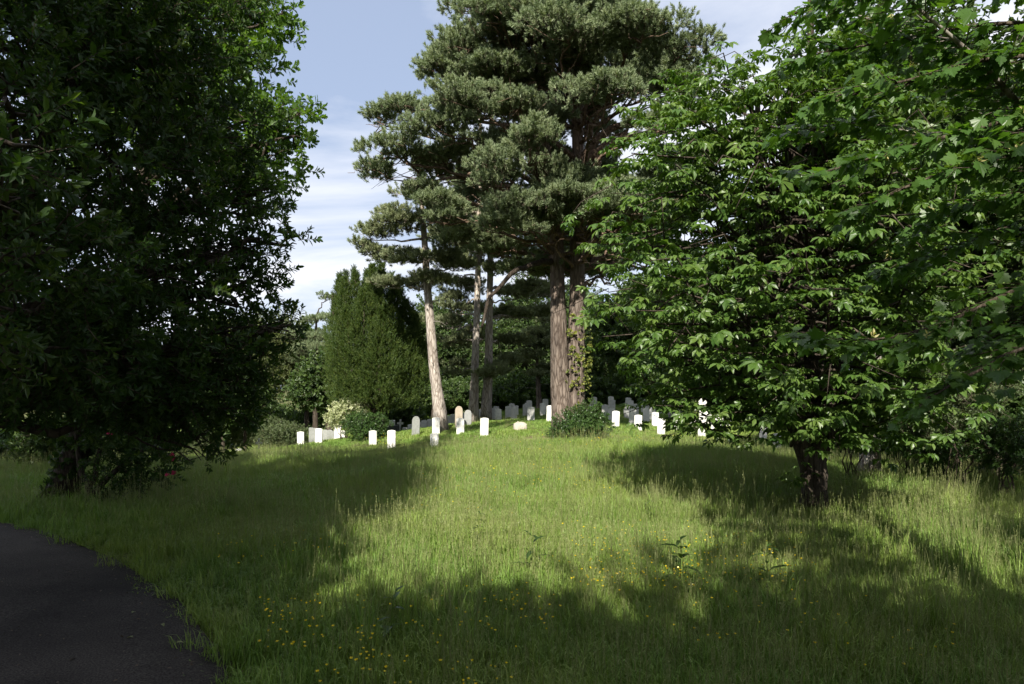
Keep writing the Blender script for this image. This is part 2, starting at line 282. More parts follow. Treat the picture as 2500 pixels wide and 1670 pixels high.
st(1600, 1006, 17, 'shaded headstone just above the nearest of the right group', mat='grey_white')
st(1613.6, 1022, 19, 'white headstone with a sunlit top, nearest of the right group')
st(1618, 977.4, 14.2, 'bright white headstone on the crest seen between chestnut twigs')
st(1631, 985, 14.4, 'grey headstone right of the bright one between chestnut twigs', mat='grey_white')
st(1640, 990, 15, 'dark grey headstone behind the chestnut leaves', mat='dark_grey')
st(1659, 984, 14.2, 'white headstone mostly covered by a lit chestnut spray')
st(1653, 1016, 17.5, 'shaded headstone under the lit chestnut spray', mat='grey_white')
st(1692, 1012, 16, 'shaded headstone left of the ornate white monument', mat='grey_white')
st(1715, 963, 15, 'ornate white monument with a finial, tallest of the graves', 'ornate')
st(1730, 1001, 15.4, 'sunlit headstone just right of the ornate white monument')
st(1713, 1026, 18.6, 'grey headstone in front of the ornate white monument', mat='grey_white')
st(1744, 1020, 17, 'grey headstone left of the bright one under the chestnut', mat='grey_white')
st(1760, 1009, 16.6, 'bright white headstone right of the ornate monument under the chestnut')
st(1777, 1008, 15.8, 'white headstone behind the dark chestnut leaves on the right')
st(1753, 1000, 14.6, 'pale headstone behind the bright one under the chestnut')
st(1863, 1031, 18, 'white headstone glimpsed left of the chestnut trunk')
st(1897, 1058, 20, 'white headstone low beside the chestnut trunk')
M['grey_white'] = stone_mat('near_white_limestone', (.76, .755, .71), (.42, .425, .37), .6, 6)  # near-white copy of the white limestone; its stones look grey mostly from shade
M['dark_grey'] = stone_mat('stained_limestone', (.33, .335, .32), (.17, .18, .16), .6, 7)

# ------------------------------------------------------------------ ground height: a thin plate through measured points
ctl = []; wgt = []
for s in S:
    s['Y'] = .38*F/s['w']; s['X'] = PX(s['x'], s['Y']); s['topz'] = EYE-(s['top']-HOR)/F*s['Y']
    if s['style'] == 'white': ctl.append((s['X'], s['Y'], s['topz']-.80)); wgt.append(.5)
for (x, y, Y) in [(0, 1670, 6), (700, 1670, 6), (1250, 1670, 6), (1900, 1670, 6), (2500, 1670, 6), (300, 1400, 9.5), (800, 1400, 9.5), (1250, 1400, 9.5), (1800, 1400, 9.5), (2350, 1400, 9.5), (140, 1225, 15.2), (0, 1240, 14.6), (1985, 1268, 13.3),
                  (1250, 1200, 17), (1250, 1130, 22.8), (1250, 1092, 26.5), (700, 1200, 17), (600, 1130, 25), (2250, 1165, 20), (2480, 1175, 18), (1650, 1130, 22), (1380, 1062, 31), (630, 1112, 44), (480, 1115, 40), (900, 1130, 23), (1000, 1200, 17), (1600, 1200, 17), (1650, 1085, 29)]:
    p = P(x, y, Y); ctl.append(tuple(p)); wgt.append(.15)
for (x, y, z) in [(0, 0, -.75), (0, -10, -.6), (-10, -8, -.6), (10, -8, -.6), (12, 4, -.8), (-12, 6, -.8), (-25, 20, -1), (-20, 60, -2.5), (0, 62, -.3), (14, 60, .1), (30, 40, -.2), (34, 20, -.5), (0, 90, -2), (40, 80, -1), (-40, 45, -2)]:
    ctl.append((x, y, z)); wgt.append(.3)
for k in range(14):
    a = k/14*2*PI; ctl.append((130*math.cos(a), 30+130*math.sin(a), -2)); wgt.append(.3)
C = np.array(ctl)
def U(d2): return np.where(d2 > 1e-9, .5*d2*np.log(np.maximum(d2, 1e-9)), 0)
n = len(C); K = U(((C[:, None, :2]-C[None, :, :2])**2).sum(-1))+np.diag(np.array(wgt)*12)
A = np.zeros((n+3, n+3)); A[:n, :n] = K; A[:n, n] = 1; A[:n, n+1:] = C[:, :2]; A[n, :n] = 1; A[n+1:, :n] = C[:, :2].T
W = np.linalg.solve(A, np.r_[C[:, 2], 0, 0, 0])
def H(X, Y):
    X = np.atleast_1d(np.asarray(X, float)); Y = np.atleast_1d(np.asarray(Y, float)); sh = X.shape; X = X.ravel(); Y = Y.ravel(); out = np.empty(len(X))
    for i in range(0, len(X), 20000):
        x = X[i:i+20000]; y = Y[i:i+20000]; d2 = (x[:, None]-C[None, :, 0])**2+(y[:, None]-C[None, :, 1])**2
        out[i:i+20000] = U(d2)@W[:n]+W[n]+x*W[n+1]+y*W[n+2]
    r = np.hypot(X, Y-30); f = np.clip((r-95)/60, 0, 1); f = f*f*(3-2*f); return (out*(1-f)+(-2)*f).reshape(sh)
def h1(X, Y): return float(H(X, Y)[0])
def ground_at(px, py, up=0.):
    Ys = np.linspace(2.5, 75, 1500); X = PX(px, Ys); Z = EYE-(py-HOR)/F*Ys; d = Z-(H(X, Ys)+up); i = np.argmax(d < 0) if (d < 0).any() else len(Ys)-1
    return np.array([X[i], Ys[i], H(X[i], Ys[i])[0]])

# ------------------------------------------------------------------ ground sheet and path
def ground_mat():
    m, nt, out = newmat('meadow_soil'); N = nt.nodes; L = nt.links; tc = N.new('ShaderNodeTexCoord')
    n1 = N.new('ShaderNodeTexNoise'); n1.inputs['Scale'].default_value = .35; n1.inputs['Detail'].default_value = 10; n1.inputs['Roughness'].default_value = .7; L.new(tc.outputs['Object'], n1.inputs['Vector'])
    n2 = N.new('ShaderNodeTexNoise'); n2.inputs['Scale'].default_value = 14; n2.inputs['Detail'].default_value = 6; L.new(tc.outputs['Object'], n2.inputs['Vector'])
    r1 = N.new('ShaderNodeValToRGB'); e = r1.color_ramp.elements; e[0].position = .3; e[0].color = (.085, .115, .030, 1); e[1].position = .7; e[1].color = (.165, .185, .060, 1); e.new(.52).color = (.125, .150, .044, 1); L.new(n1.outputs[0], r1.inputs[0])
    mx = N.new('ShaderNodeMix'); mx.data_type = 'RGBA'; L.new(n2.outputs[0], mx.inputs[0]); L.new(r1.outputs[0], mx.inputs[6]); mx.inputs[7].default_value = (.07, .06, .03, 1)
    at = N.new('ShaderNodeAttribute'); at.attribute_name = 'bare'; n3 = N.new('ShaderNodeMix'); n3.data_type = 'RGBA'; L.new(at.outputs['Fac'], n3.inputs[0]); L.new(mx.outputs[2], n3.inputs[6]); n3.inputs[7].default_value = (.21, .165, .10, 1)
    bs = N.new('ShaderNodeBsdfPrincipled'); bs.inputs['Roughness'].default_value = .95; bs.inputs['Specular IOR Level'].default_value = .1; L.new(n3.outputs[2], bs.inputs['Base Color'])
    bp = N.new('ShaderNodeBump'); bp.inputs['Strength'].default_value = .8; bp.inputs['Distance'].default_value = .05; L.new(n2.outputs[0], bp.inputs['Height']); L.new(bp.outputs[0], bs.inputs['Normal']); L.new(bs.outputs[0], out.inputs[0]); return m
M['ground'] = ground_mat()
def axis(lo, hi, step, far):
    a = list(np.arange(lo, hi+1e-6, step)); x = step
    while a[-1] < far: x *= 1.25; a.append(a[-1]+x)
    x = step
    while a[0] > -far: x *= 1.25; a.insert(0, a[0]-x)
    return np.array(a)
PINE = (PX(1378, 31.), 31.)
def bare_field(X, Y):     # trodden, needle-covered earth round the big pine and below it to the right
    d = np.hypot((X-PINE[0]-.2)/2.6, (Y-PINE[1]+1.5)/2.4); q = ground_at(1510, 1108); d2 = np.hypot((X-q[0])/1.9, (Y-q[1])/3.4)
    d3 = np.hypot((X-5.6)/1.1, (Y-12.1)/1.3)
    w = .25*np.sin(X*3.1+1.3*np.sin(Y*2.3))*np.sin(Y*2.7+X); return np.clip(np.maximum(np.maximum(1.25-d+w, 1.2-d2+w), 1.1-d3+w), 0, 1)
gx = axis(-36, 36, .55, 900); gy = axis(-6, 66, .55, 1000); GX, GY = np.meshgrid(gx, gy); GZ = H(GX, GY); nx, ny = len(gx), len(gy)
bump = .035*np.sin(GX*1.7+2*np.sin(GY*.6))*np.sin(GY*1.3)+.02*np.sin(GX*4.1+GY*2.2); GZ = GZ+bump*(np.hypot(GX, GY-30) < 80)*(GX > -2.2-np.clip(GY-6, 0, 8)*.9)
me = bpy.data.meshes.new('ground'); me.from_pydata(np.stack([GX, GY, GZ], -1).reshape(-1, 3).tolist(), [], [(j*nx+i, j*nx+i+1, (j+1)*nx+i+1, (j+1)*nx+i) for j in range(ny-1) for i in range(nx-1)])
me.materials.append(M['ground']); me.polygons.foreach_set('use_smooth', [True]*len(me.polygons)); at = me.attributes.new('bare', 'FLOAT', 'POINT'); at.data.foreach_set('value', bare_field(GX, GY).ravel())
tag(link('ground', me), kind='structure')
# path: right edge through measured points, the rest by width
edge = [np.array([1.5, -14, 0]), np.array([.3, -7, 0]), np.array([-1.5, 0, 0]), np.array([-1.85, 3, 0]), np.array([-2.15, 4.8, 0])]+[ground_at(x, y) for x, y in [(560, 1670), (505, 1570), (425, 1475), (320, 1400), (205, 1342), (110, 1305)]]+[np.array([-11., 13.4, 0]), np.array([-15, 14.4, 0]), np.array([-22, 16, 0]), np.array([-32, 20, 0])]
E = smoothline([(e[0], e[1], 0) for e in edge], 160); T = norm(np.gradient(E, axis=0)); Nn = np.stack([-T[:, 1], T[:, 0], T[:, 2]], 1); kk_ = np.ones(31)/31; Nn = norm(np.stack([np.convolve(np.pad(Nn[:, i], 15, 'edge'), kk_, 'valid') for i in range(3)], 1))
rng = RS(5); wob = np.convolve(rng.randn(200), np.ones(5)/5, 'same')[:160]*.06
ER = E+Nn*wob[:, None]; EL = E+Nn*3.3
def path_mat():
    m, nt, out = newmat('worn_asphalt'); N = nt.nodes; L = nt.links; tc = N.new('ShaderNodeTexCoord')
    n1 = N.new('ShaderNodeTexNoise'); n1.inputs['Scale'].default_value = 60; n1.inputs['Detail'].default_value = 8; L.new(tc.outputs['Object'], n1.inputs['Vector'])
    n2 = N.new('ShaderNodeTexNoise'); n2.inputs['Scale'].default_value = 1.1; n2.inputs['Detail'].default_value = 6; L.new(tc.outputs['Object'], n2.inputs['Vector'])
    vo = N.new('ShaderNodeTexVoronoi'); vo.inputs['Scale'].default_value = 110; L.new(tc.outputs['Object'], vo.inputs['Vector'])
    r1 = N.new('ShaderNodeValToRGB'); e = r1.color_ramp.elements; e[0].position = .3; e[0].color = (.024, .020, .017, 1); e[1].position = .75; e[1].color = (.165, .145, .128, 1); L.new(n1.outputs[0], r1.inputs[0])
    mx = N.new('ShaderNodeMix'); mx.data_type = 'RGBA'; mx.blend_type = 'MULTIPLY'; mx.inputs[0].default_value = .85; L.new(r1.outputs[0], mx.inputs[6]); L.new(n2.outputs[0], mx.inputs[7])
    bs = N.new('ShaderNodeBsdfPrincipled'); bs.inputs['Roughness'].default_value = .95; bs.inputs['Specular IOR Level'].default_value = .15; L.new(mx.outputs[2], bs.inputs['Base Color']); bp = N.new('ShaderNodeBump'); bp.inputs['Strength'].default_value = .6; bp.inputs['Distance'].default_value = .01; L.new(vo.outputs['Distance'], bp.inputs['Height']); L.new(bp.outputs[0], bs.inputs['Normal']); L.new(bs.outputs[0], out.inputs[0]); return m
M['path'] = path_mat()
rows = []
for k in np.linspace(0, 1, 9):
    q = ER*(1-k)+EL*k; z = H(q[:, 0], q[:, 1])+.06+.05*(1-(2*k-1)**4); rows.append(np.stack([q[:, 0], q[:, 1], z], 1))
low = rows[0].copy(); low[:, 2] -= .15; rows = [low]+rows; a = Acc(); V = np.concatenate(rows); a.add(V, [(j*160+i, j*160+i+1, (j+1)*160+i+1, (j+1)*160+i) for j in range(9) for i in range(159)])
tag(link('path', a.mesh('path', M['path'])), kind='structure')
def on_path(X, Y, pad=0.):
    d = np.full(X.shape, 1e9); side = np.zeros(X.shape); c = E[::3]; nn = Nn[::3]
    for i in range(0, len(X), 20000):
        dx = X[i:i+20000, None]-c[None, :, 0]; dy = Y[i:i+20000, None]-c[None, :, 1]; k = (dx*dx+dy*dy).argmin(1); side[i:i+20000] = (dx[np.arange(len(k)), k]*nn[k, 0]+dy[np.arange(len(k)), k]*nn[k, 1])
    return side, (side > -pad) & (side < 3.3+pad)

# ------------------------------------------------------------------ leaf, twig, tuft and grass shapes
def leaf_shape(L, W, fold=.25, curl=.15):    # oval leaf along +Y folded on its midrib, 6 triangles
    V = [(0, 0, 0), (-W*.42, L*.3, W*fold*.8), (0, L*.33, 0), (W*.42, L*.3, W*fold*.8), (-W*.38, L*.68, W*fold*.7-L*curl*.4), (0, L*.68, -L*curl*.4), (W*.38, L*.68, W*fold*.7-L*curl*.4), (0, L, -L*curl)]
    return np.array(V), [(0, 2, 1), (0, 3, 2), (1, 2, 5, 4), (2, 3, 6, 5), (4, 5, 7), (5, 6, 7)]
def outline_leaf(pts, fold=.12, curl=.1):
    L = max(p[1] for p in pts); V = [(0, L*.42, 0)]+[(x, y, abs(x)*fold-curl*y*y/max(L, 1e-6)) for x, y in pts]; nn = len(pts); return np.array(V), [(0, 1+(i+1) % nn, 1+i) for i in range(nn)]
def oak_leaf(L):
    h = [(0, 0), (.08, .12), (.20, .25), (.12, .34), (.30, .48), (.17, .56), (.32, .72), (.17, .80), (.16, .95), (0, 1)]
    return outline_leaf([(x*L, y*L) for x, y in h]+[(-x*L, y*L) for x, y in h[-2:0:-1]], .2, .12)
def maple_leaf(L):
    h = [(.0, .0), (.22, -.10), (.26, .04), (.50, .06), (.40, .20), (.62, .42), (.46, .48), (.42, .60), (.24, .54), (.26, .74), (.14, .76), (0, 1)]
    V, Fc = outline_leaf([(x*L, y*L) for x, y in h]+[(-x*L, y*L) for x, y in h[-2:0:-1]], .12, .22); V[0] = (0, .12*L, 0)
    V = V+np.array([0, .35*L, 0]); k = len(V); V = np.concatenate([V, [(-.008, 0, 0), (.008, 0, 0), (0, .5*L, -.005)]]); Fc = Fc+[(k, k+1, k+2)]; return V, Fc
def palmate_leaf(rng, L=.2):
    a = Acc(); nl = rng.choice([5, 7, 7]); pet = .12
    a.add([(-.004, 0, 0), (.004, 0, 0), (.004, pet, .01), (-.004, pet, .01)], [(0, 1, 2, 3)])
    for k in range(nl):
        t = (k-(nl-1)/2)/((nl-1)/2); an = t*2.0+rng.randn()*.08; Lk = L*(1-.42*abs(t)**1.5)*(.93+.14*rng.rand()); Wk = Lk*.48; dr = .30+.35*rng.rand()
        V = np.array([(0, 0, 0), (-Wk*.22, Lk*.3, .01), (0, Lk*.32, 0), (Wk*.22, Lk*.3, .01), (-Wk*.5, Lk*.68, .012), (0, Lk*.7, 0), (Wk*.5, Lk*.68, .012), (0, Lk, 0)])
        V[:, 2] -= dr*V[:, 1]**2/Lk*.9; V[:, 2] += np.abs(V[:, 0])*.25
        c, s_ = math.cos(an), math.sin(an); X = V[:, 0]*c+V[:, 1]*s_; Y = -V[:, 0]*s_+V[:, 1]*c; a.add(np.stack([X, Y+pet, V[:, 2]+.01], 1), [(0, 2, 1), (0, 3, 2), (1, 2, 5, 4), (2, 3, 6, 5), (4, 5, 7), (5, 6, 7)])
    return a
def rotm(R, V): return V@np.asarray(R).T
def twig_cluster(rng, shape, nleaf, length, spread=.9, stem=True, tip=True):   # leaves round a twig growing along +Z
    a = Acc()
    if stem: a.add(*tube([(0, 0, 0), (rng.randn()*.02*length, rng.randn()*.02*length, length*.5), (0, 0, length)], [.012*length+.002, .009*length+.002, .002], 3, False), mi=1)
    for k in range(nleaf):
        t = 1-(k/nleaf)**1.2*.95; az = k*2.4+rng.randn()*.4; el = (.25+.75*(1-t))*spread+rng.randn()*.15; d = np.array([math.cos(az)*math.sin(el+.35), math.sin(az)*math.sin(el+.35), math.cos(el+.35)])
        V, Fc = shape(); s_ = .7+.5*rng.rand(); up = np.array([0, 0, 1.])+rng.randn(3)*.45; R = yframes(d[None], up[None])[0]; a.add(rotm(R, V*s_)+np.array([0, 0, t*length]), Fc)
    return a
def needle_tuft(rng, n=44, L=.10, length=.15, w=.008):
    a = Acc(); a.add(*tube([(0, 0, -.08), (0, 0, length)], [.007, .004], 3, False), mi=1)
    for k in range(n):
        t = (k/n)**.8*length; az = rng.rand()*2*PI; el = .55+.65*rng.rand() if k < n*.75 else .1+.6*rng.rand(); d = np.array([math.cos(az)*math.sin(el), math.sin(az)*math.sin(el), math.cos(el)]); sd = norm(np.cross(d, rng.randn(3)))*w; b = np.array([0, 0, t]); a.add([b-sd*.6, b+sd*.6, b+d*L*.5+sd, b+d*L*(.85+.4*rng.rand()), b+d*L*.5-sd], [(0, 1, 2, 3, 4)])
    return a
def yew_sprig(rng, n=26, length=.3):
    a = Acc()
    for k in range(n):
        t = (k+.5)/n*length; az = rng.rand()*2*PI; el = .5+.5*rng.rand(); d = np.array([math.cos(az)*math.sin(el), math.sin(az)*math.sin(el), math.cos(el)]); L = .085*(1.15-.6*t/length); sd = norm(np.cross(d, rng.randn(3)))*.011; b = np.array([0, 0, t]); a.add([b, b+d*L*.5-sd, b+d*L, b+d*L*.5+sd], [(0, 1, 2, 3)])
    return a
def grass_clump(rng, nb, hgt, rad, w=.0045, seed=0, lean=.55):
    a = Acc()
    for k in range(nb):
        r = rad*math.sqrt(rng.rand()); an = rng.rand()*2*PI; b = np.array([r*math.cos(an), r*math.sin(an), -.03]); h = hgt*(.55+.6*rng.rand()); az = rng.rand()*2*PI; ln = lean*(.2+rng.rand()); d = np.array([math.cos(az), math.sin(az), 0]); s_ = np.array([-d[1], d[0], 0])*w*(.7+.6*rng.rand())
        p1 = b+d*h*ln*.18+np.array([0, 0, h*.42]); p2 = b+d*h*ln*.55+np.array([0, 0, h*.80]); p3 = b+d*h*ln*1.1+np.array([0, 0, h*(1.0-.25*ln)])
        a.add([b-s_, b+s_, p1+s_*.9, p1-s_*.9, p2+s_*.6, p2-s_*.6, p3], [(0, 1, 2, 3), (3, 2, 4, 5), (5, 4, 6)])
    for k in range(seed):
        r = rad*math.sqrt(rng.rand()); an = rng.rand()*2*PI; b = np.array([r*math.cos(an), r*math.sin(an), 0]); h = hgt*(1.15+.5*rng.rand()); d = rng.randn(3)*.06; top = b+np.array([d[0]*h*2, d[1]*h*2, h])
        a.add(*tube([b, (b+top)/2+np.array([d[0], d[1], 0])*h*-.4, top], [.0018, .0015, .0012], 3, False), mi=1)
        for j in range(9):
            q = top-np.array([0, 0, .012*j]); dd = rng.randn(3)*.5+np.array([0, 0, .8]); dd = norm(dd)*(.012+.012*j/9); sd = norm(np.cross(dd, rng.randn(3)))*.003; a.add([q-sd, q+sd, q+dd], [(0, 1, 2)], mi=1)
    return a
rg = RS(11)
PR = {}
PR['pine'] = [proto('pine_tuft', needle_tuft(rg), [M['pine'], M['twig']]) for k in range(4)]
PR['pine_b'] = [proto('pine_tuft_dull', needle_tuft(rg, 38, .11, .15), [M['pine_b'], M['twig']]) for k in range(3)]
PR['yew'] = [proto('yew_sprig', yew_sprig(rg), [M['yew']]) for k in range(4)]
PR['evergreen'] = [proto('oval_leaf_twig', twig_cluster(rg, lambda: leaf_shape(.088, .040), 14, .25, 1.0), [M['evergreen'], M['twig']]) for k in range(4)]
PR['oak'] = [proto('oak_twig', twig_cluster(rg, lambda: oak_leaf(.11), 12, .20, 1.2), [M['oak'], M['twig']]) for k in range(4)]
PR['wood'] = [proto('wood_twig', twig_cluster(rg, lambda: leaf_shape(.11, .075), 13, .34, 1.2), [M['wood'], M['twig']]) for k in range(4)]
PR['birch'] = [proto('birch_twig', twig_cluster(rg, lambda: leaf_shape(.07, .05), 16, .40, 1.2), [M['birch'], M['twig']]) for k in range(3)]
PR['bush'] = [proto('bush_twig', twig_cluster(rg, lambda: leaf_shape(.07, .04), 14, .22, 1.2), [M['bush'], M['twig']]) for k in range(3)]
PR['pale_bush'] = [proto('pale_twig', twig_cluster(rg, lambda: leaf_shape(.09, .045), 13, .25, 1.2), [M['pale_bush'], M['twig']]) for k in range(3)]
PR['greybush'] = [proto('grey_twig', twig_cluster(rg, lambda: leaf_shape(.055, .035), 15, .22, 1.2), [M['greybush'], M['twig']]) for k in range(3)]
PR['ivy'] = [proto('ivy_spray', twig_cluster(rg, lambda: leaf_shape(.07, .07, .1), 8, .1, 1.4), [M['ivy'], M['twig']]) for k in range(3)]
PR['ivy_dark'] = [proto('ivy_spray_dark', twig_cluster(rg, lambda: leaf_shape(.08, .08, .1), 8, .1, 1.4), [M['evergreen'], M['twig']]) for k in range(3)]
PR['chestnut'] = [proto('chestnut_leaf', palmate_leaf(rg), [M['chestnut']]) for k in range(5)]
def one(sh):
    a = Acc(); a.add(*sh); return a
PR['maple'] = [proto('maple_leaf', one(maple_leaf(.13)), [M['maple']])]
PR['truss'] = [proto('flower_truss', twig_cluster(rg, lambda: leaf_shape(.06, .05), 14, .05, 1.5, stem=False), [M['pink']]) for k in range(2)]

# ------------------------------------------------------------------ branch makers
def branch(a, p0, p2, r0, r1, rng, up=.25, n=9, seg=6, mi=0, wob=.04):
    p0 = np.asarray(p0, float); p2 = np.asarray(p2, float); L = np.linalg.norm(p2-p0); mid = (p0+p2)/2+np.array([0, 0, L*up])+rng.randn(3)*L*.06
    q = bez(p0, mid, p2, n); w = rng.randn(n, 3)*L*wob*.4; w[0] = 0; q = q+w; a.add(*tube(q, np.linspace(r0, r1, n), seg, True), mi=mi); return q
def blob_cloud(rng, blobs, per_m2, shell=.55, upb=.35, flat=0., jit=.25):
    PT = []; DR = []
    for (c, r) in blobs:
        c = np.asarray(c, float); r = np.asarray(r, float); area = 4*PI*((r[0]*r[1])**1.6/3+(r[0]*r[2])**1.6/3+(r[1]*r[2])**1.6/3)**(1/1.6); N = max(6, int(area*per_m2)); u = norm(rng.randn(N, 3))
        f = 1-shell*rng.rand(N)**1.7; lump = 1+.16*np.sin(u[:, 0]*5+c[0]*3)*np.sin(u[:, 1]*5+c[1])+.12*np.sin(u[:, 2]*7+c[2]*2+u[:, 0]*3)
        PT.append(c+u*r*(f*lump)[:, None]); d = norm(u/r*r.min())+np.array([0, 0, upb])+rng.randn(N, 3)*jit; DR.append(norm(d))
    return np.concatenate(PT), np.concatenate(DR)
def pxblob(x, y, Y, rx, ry, rd=None):
    return (P(x, y, Y), (rx/F*Y, (rd if rd is not None else rx/F*Y), ry/F*Y))

def pine_pads(rng, pads, per_pad, lo=.9, hi=1.25):
    PT = []; DR = []; sub = []
    for (c, r) in pads:
        for k in range(5):
            u = norm(rng.randn(3))*rng.rand()**.5*.72; f = rng.uniform(.40, .68); sub.append((np.asarray(c)+u*np.asarray(r), np.asarray(r)*np.array([f, f, f*1.05])))
    for (c, r) in sub:
        N = int(per_pad*.66*(r[0]*r[1])/3.2); u = rng.randn(N, 3); u = norm(u); u[:, 2] = np.where(u[:, 2] < -.25, -u[:, 2]*.6, u[:, 2]); f = 1-.5*rng.rand(N)**2
        lump = 1+.2*np.sin(u[:, 0]*6+c[0]*5)*np.sin(u[:, 1]*6+c[2]*3); PT.append(np.asarray(c)+u*np.asarray(r)*(f*lump)[:, None])
        d = u*np.array([.85, .85, .5])+np.array([0, 0, .75])+rng.randn(N, 3)*.38; DR.append(norm(d))
    return np.concatenate(PT), np.concatenate(DR)

# ------------------------------------------------------------------ the big twin-stemmed pine
rng = RS(21); Yp = PINE[1]; pz = h1(*PINE); base = np.array([PINE[0], Yp, pz])
t = thing('pine_tree', 'huge twin-stemmed pine with orange-brown limbs rising from the crest of the mound', 'pine tree', base)
def rel(p): return np.asarray(p, float)-base
stemL = [P(1378, 1075, Yp)]+[P(x, y, Yp+.1) for x, y in [(1372, 1000), (1366, 900), (1364, 800), (1361, 700), (1360, 600), (1352, 500), (1340, 420), (1326, 330), (1318, 240), (1310, 120), (1300, -20)]]
stemR = [P(1395, 1075, Yp+.2)]+[P(x, y, Yp+.25) for x, y in [(1402, 1000), (1406, 900), (1408, 800), (1410, 700), (1408, 600), (1410, 500), (1412, 420), (1410, 330), (1408, 240), (1400, 100), (1398, -50), (1396, -250)]]
def stem(pts, r, nseg, extra=None):
    q = smoothline(pts, 34); k = np.linspace(0, 1, 34); rad = r*(1-.78*k)*(1+.55*np.exp(-k*26)); return tube(q-base, rad, nseg, True, .025, rng), q
a = Acc(); (vf, qL) = stem(stemL, .46, 18); a.add(*vf); link('trunk', a.mesh('trunk', M['bark_pine']), t)
a = Acc(); (vf, qR) = stem(stemR, .45, 18); a.add(*vf); link('trunk', a.mesh('trunk', M['bark_pine']), t)
# crown: pads hang within the outline seen in the photograph
yy = np.array([-420, -250, -100, 0, 130, 220, 290, 340, 450, 520, 600, 660]); xl = np.array([1250, 1140, 1100, 1085, 1045, 1030, 990, 935, 885, 960, 1120, 1240]); xr = np.array([1500, 1600, 1640, 1655, 1700, 1790, 1800, 1800, 1780, 1760, 1700, 1500])
pads = []
def free(c, r):
    x = 1250+c[0]/c[1]*F; y = HOR-(c[2]-EYE)/c[1]*F
    if c[1] < Yp+1 and y > 560: return False
    if c[1] < Yp+1.2 and 1340 < x < 1500 and 235 < y < 470: return False
    if c[1] < Yp+3.5 and 1385 < x < 1620 and 265 < y < 450: return False
    return True
tries = 0
while len(pads) < 120 and tries < 6000:
    tries += 1; y = rng.uniform(-380, 640); cx = 1400; L_, R_ = np.interp(y, yy, xl), np.interp(y, yy, xr); an = rng.rand()*2*PI; f = math.sqrt(rng.uniform(.12, 1)); rr = (cx-L_) if math.cos(an) < 0 else (R_-cx)
    dep = Yp+math.sin(an)*f*min(6.5, rr/F*Yp*.85); rx = rng.uniform(1.2, 2.2); xx = cx+math.cos(an)*f*(rr-rx/Yp*F*.8); c = P(xx, y, Yp)+np.array([0, dep-Yp, 0]); r = (rx, rx*rng.uniform(.8, 1.1), rng.uniform(.65, 1.0))
    if not free(c, r) or any(np.linalg.norm((c-q[0])/np.array([1.15, 1.15, .75])) < 1.25 for q in pads): continue
    pads.append((c, r))
for (x, y, dy, rx, rz) in [(905, 425, -.5, 1.1, .6), (985, 400, -1.5, 1.5, .7), (930, 300, 0, .95, .5), (1000, 290, -1, 1.2, .6), (1080, 200, -1, 1.5, .75), (1100, 130, 0, 1.2, .6), (1170, 330, -3.5, 1.7, .8), (1260, 335, -4, 1.5, .75), (1110, 380, -3, 1.5, .7), (1230, 150, -3, 1.6, .8), (1330, 130, -3.2, 1.5, .8),
                         (1450, 130, -2.5, 1.6, .8), (1540, 110, -1.5, 1.6, .8), (1610, 170, 0, 1.4, .7), (1500, 235, -1, 1.4, .55), (1610, 235, -1, 1.3, .5), (1700, 185, 2, 1.1, .6), (1350, 560, -2, 1.5, .8), (1290, 545, -1.2, 1.2, .7), (1420, 500, -2.2, 1.3, .8), (1375, 490, -2.5, 1.3, .8), (1330, 470, -2.2, 1.3, .8), (1300, 250, -2.5, 1.6, .9), (1340, 330, -1.5, 1.1, .8), (1400, 200, -2.5, 1.5, .8), (1560, 470, 3.5, 1.8, 1.), (1640, 480, 4, 1.9, 1.), (1500, 520, 4, 1.8, 1.), (1590, 560, 4.5, 1.9, 1.), (1700, 440, 4, 1.9, 1.), (1480, 440, 3.8, 1.7, .9), (1680, 560, 4.5, 1.9, 1.), (1520, 380, 4, 1.8, 1.), (1620, 390, 4, 1.8, 1.), (1460, 330, 4, 1.6, 1.), (1540, 620, 4.5, 1.8, .9), (1200, 560, 1, 1.4, .7), (1150, 30, -1, 1.3, .7)]:
    pads.append((P(x, y, Yp)+np.array([0, dy, 0]), (rx, rx, rz)))
pt, dr = pine_pads(rng, pads, 560); scatter('crown', PR['pine'], pt, frames(dr, rng), .9+.75*rng.rand(len(pt)), rng, t)
for i, (c, r) in enumerate(pads):      # a limb to every pad, with twigs fanning through it
    a = Acc(); q = qR if c[0] > base[0]-.3 or i % 3 == 0 else qL; zz = c[2]-.25*np.linalg.norm(c[:2]-base[:2])-.4; k = int(np.clip(np.argmin(np.abs(q[:, 2]-zz)), 8, 31)); L = np.linalg.norm(c-q[k]); r0 = .03+.011*L
    e = np.asarray(c)-np.array([0, 0, r[2]*.3]); l = branch(a, q[k]-base, e-base, r0, .03, rng, up=-.02 if i % 2 else .1, n=12, seg=6, wob=.07)
    for j in range(9):
        u = norm(rng.randn(3))*np.array([.9, .9, .5]); branch(a, l[int(rng.randint(6, 12))], e-base+u*np.asarray(r)*.85, .028, .008, rng, up=.1, n=6, seg=4, wob=.12)
    link('limb', a.mesh('limb', M['bark_limb']), t)
def limb_px(pts, Y, r0, r1, mat, par, b, n=22, seg=9):
    a = Acc(); q = smoothline([P(x, y, Y+d) for x, y, d in pts], n); q = q+RS(int(pts[0][0])).randn(n, 3)*.03; a.add(*tube(q-b, np.linspace(r0, r1, n), seg)); link('limb', a.mesh('limb', mat), par); return q
limb_px([(1412, 430, .2), (1440, 385, -.5), (1480, 360, -1), (1530, 335, -1.5), (1600, 325, -1.8), (1680, 300, -2)], Yp, .26, .12, M['bark_limb'], t, base)
limb_px([(1412, 410, .2), (1450, 350, -.3), (1500, 310, -.6), (1560, 300, -1), (1640, 260, -1)], Yp, .20, .08, M['bark_limb'], t, base)
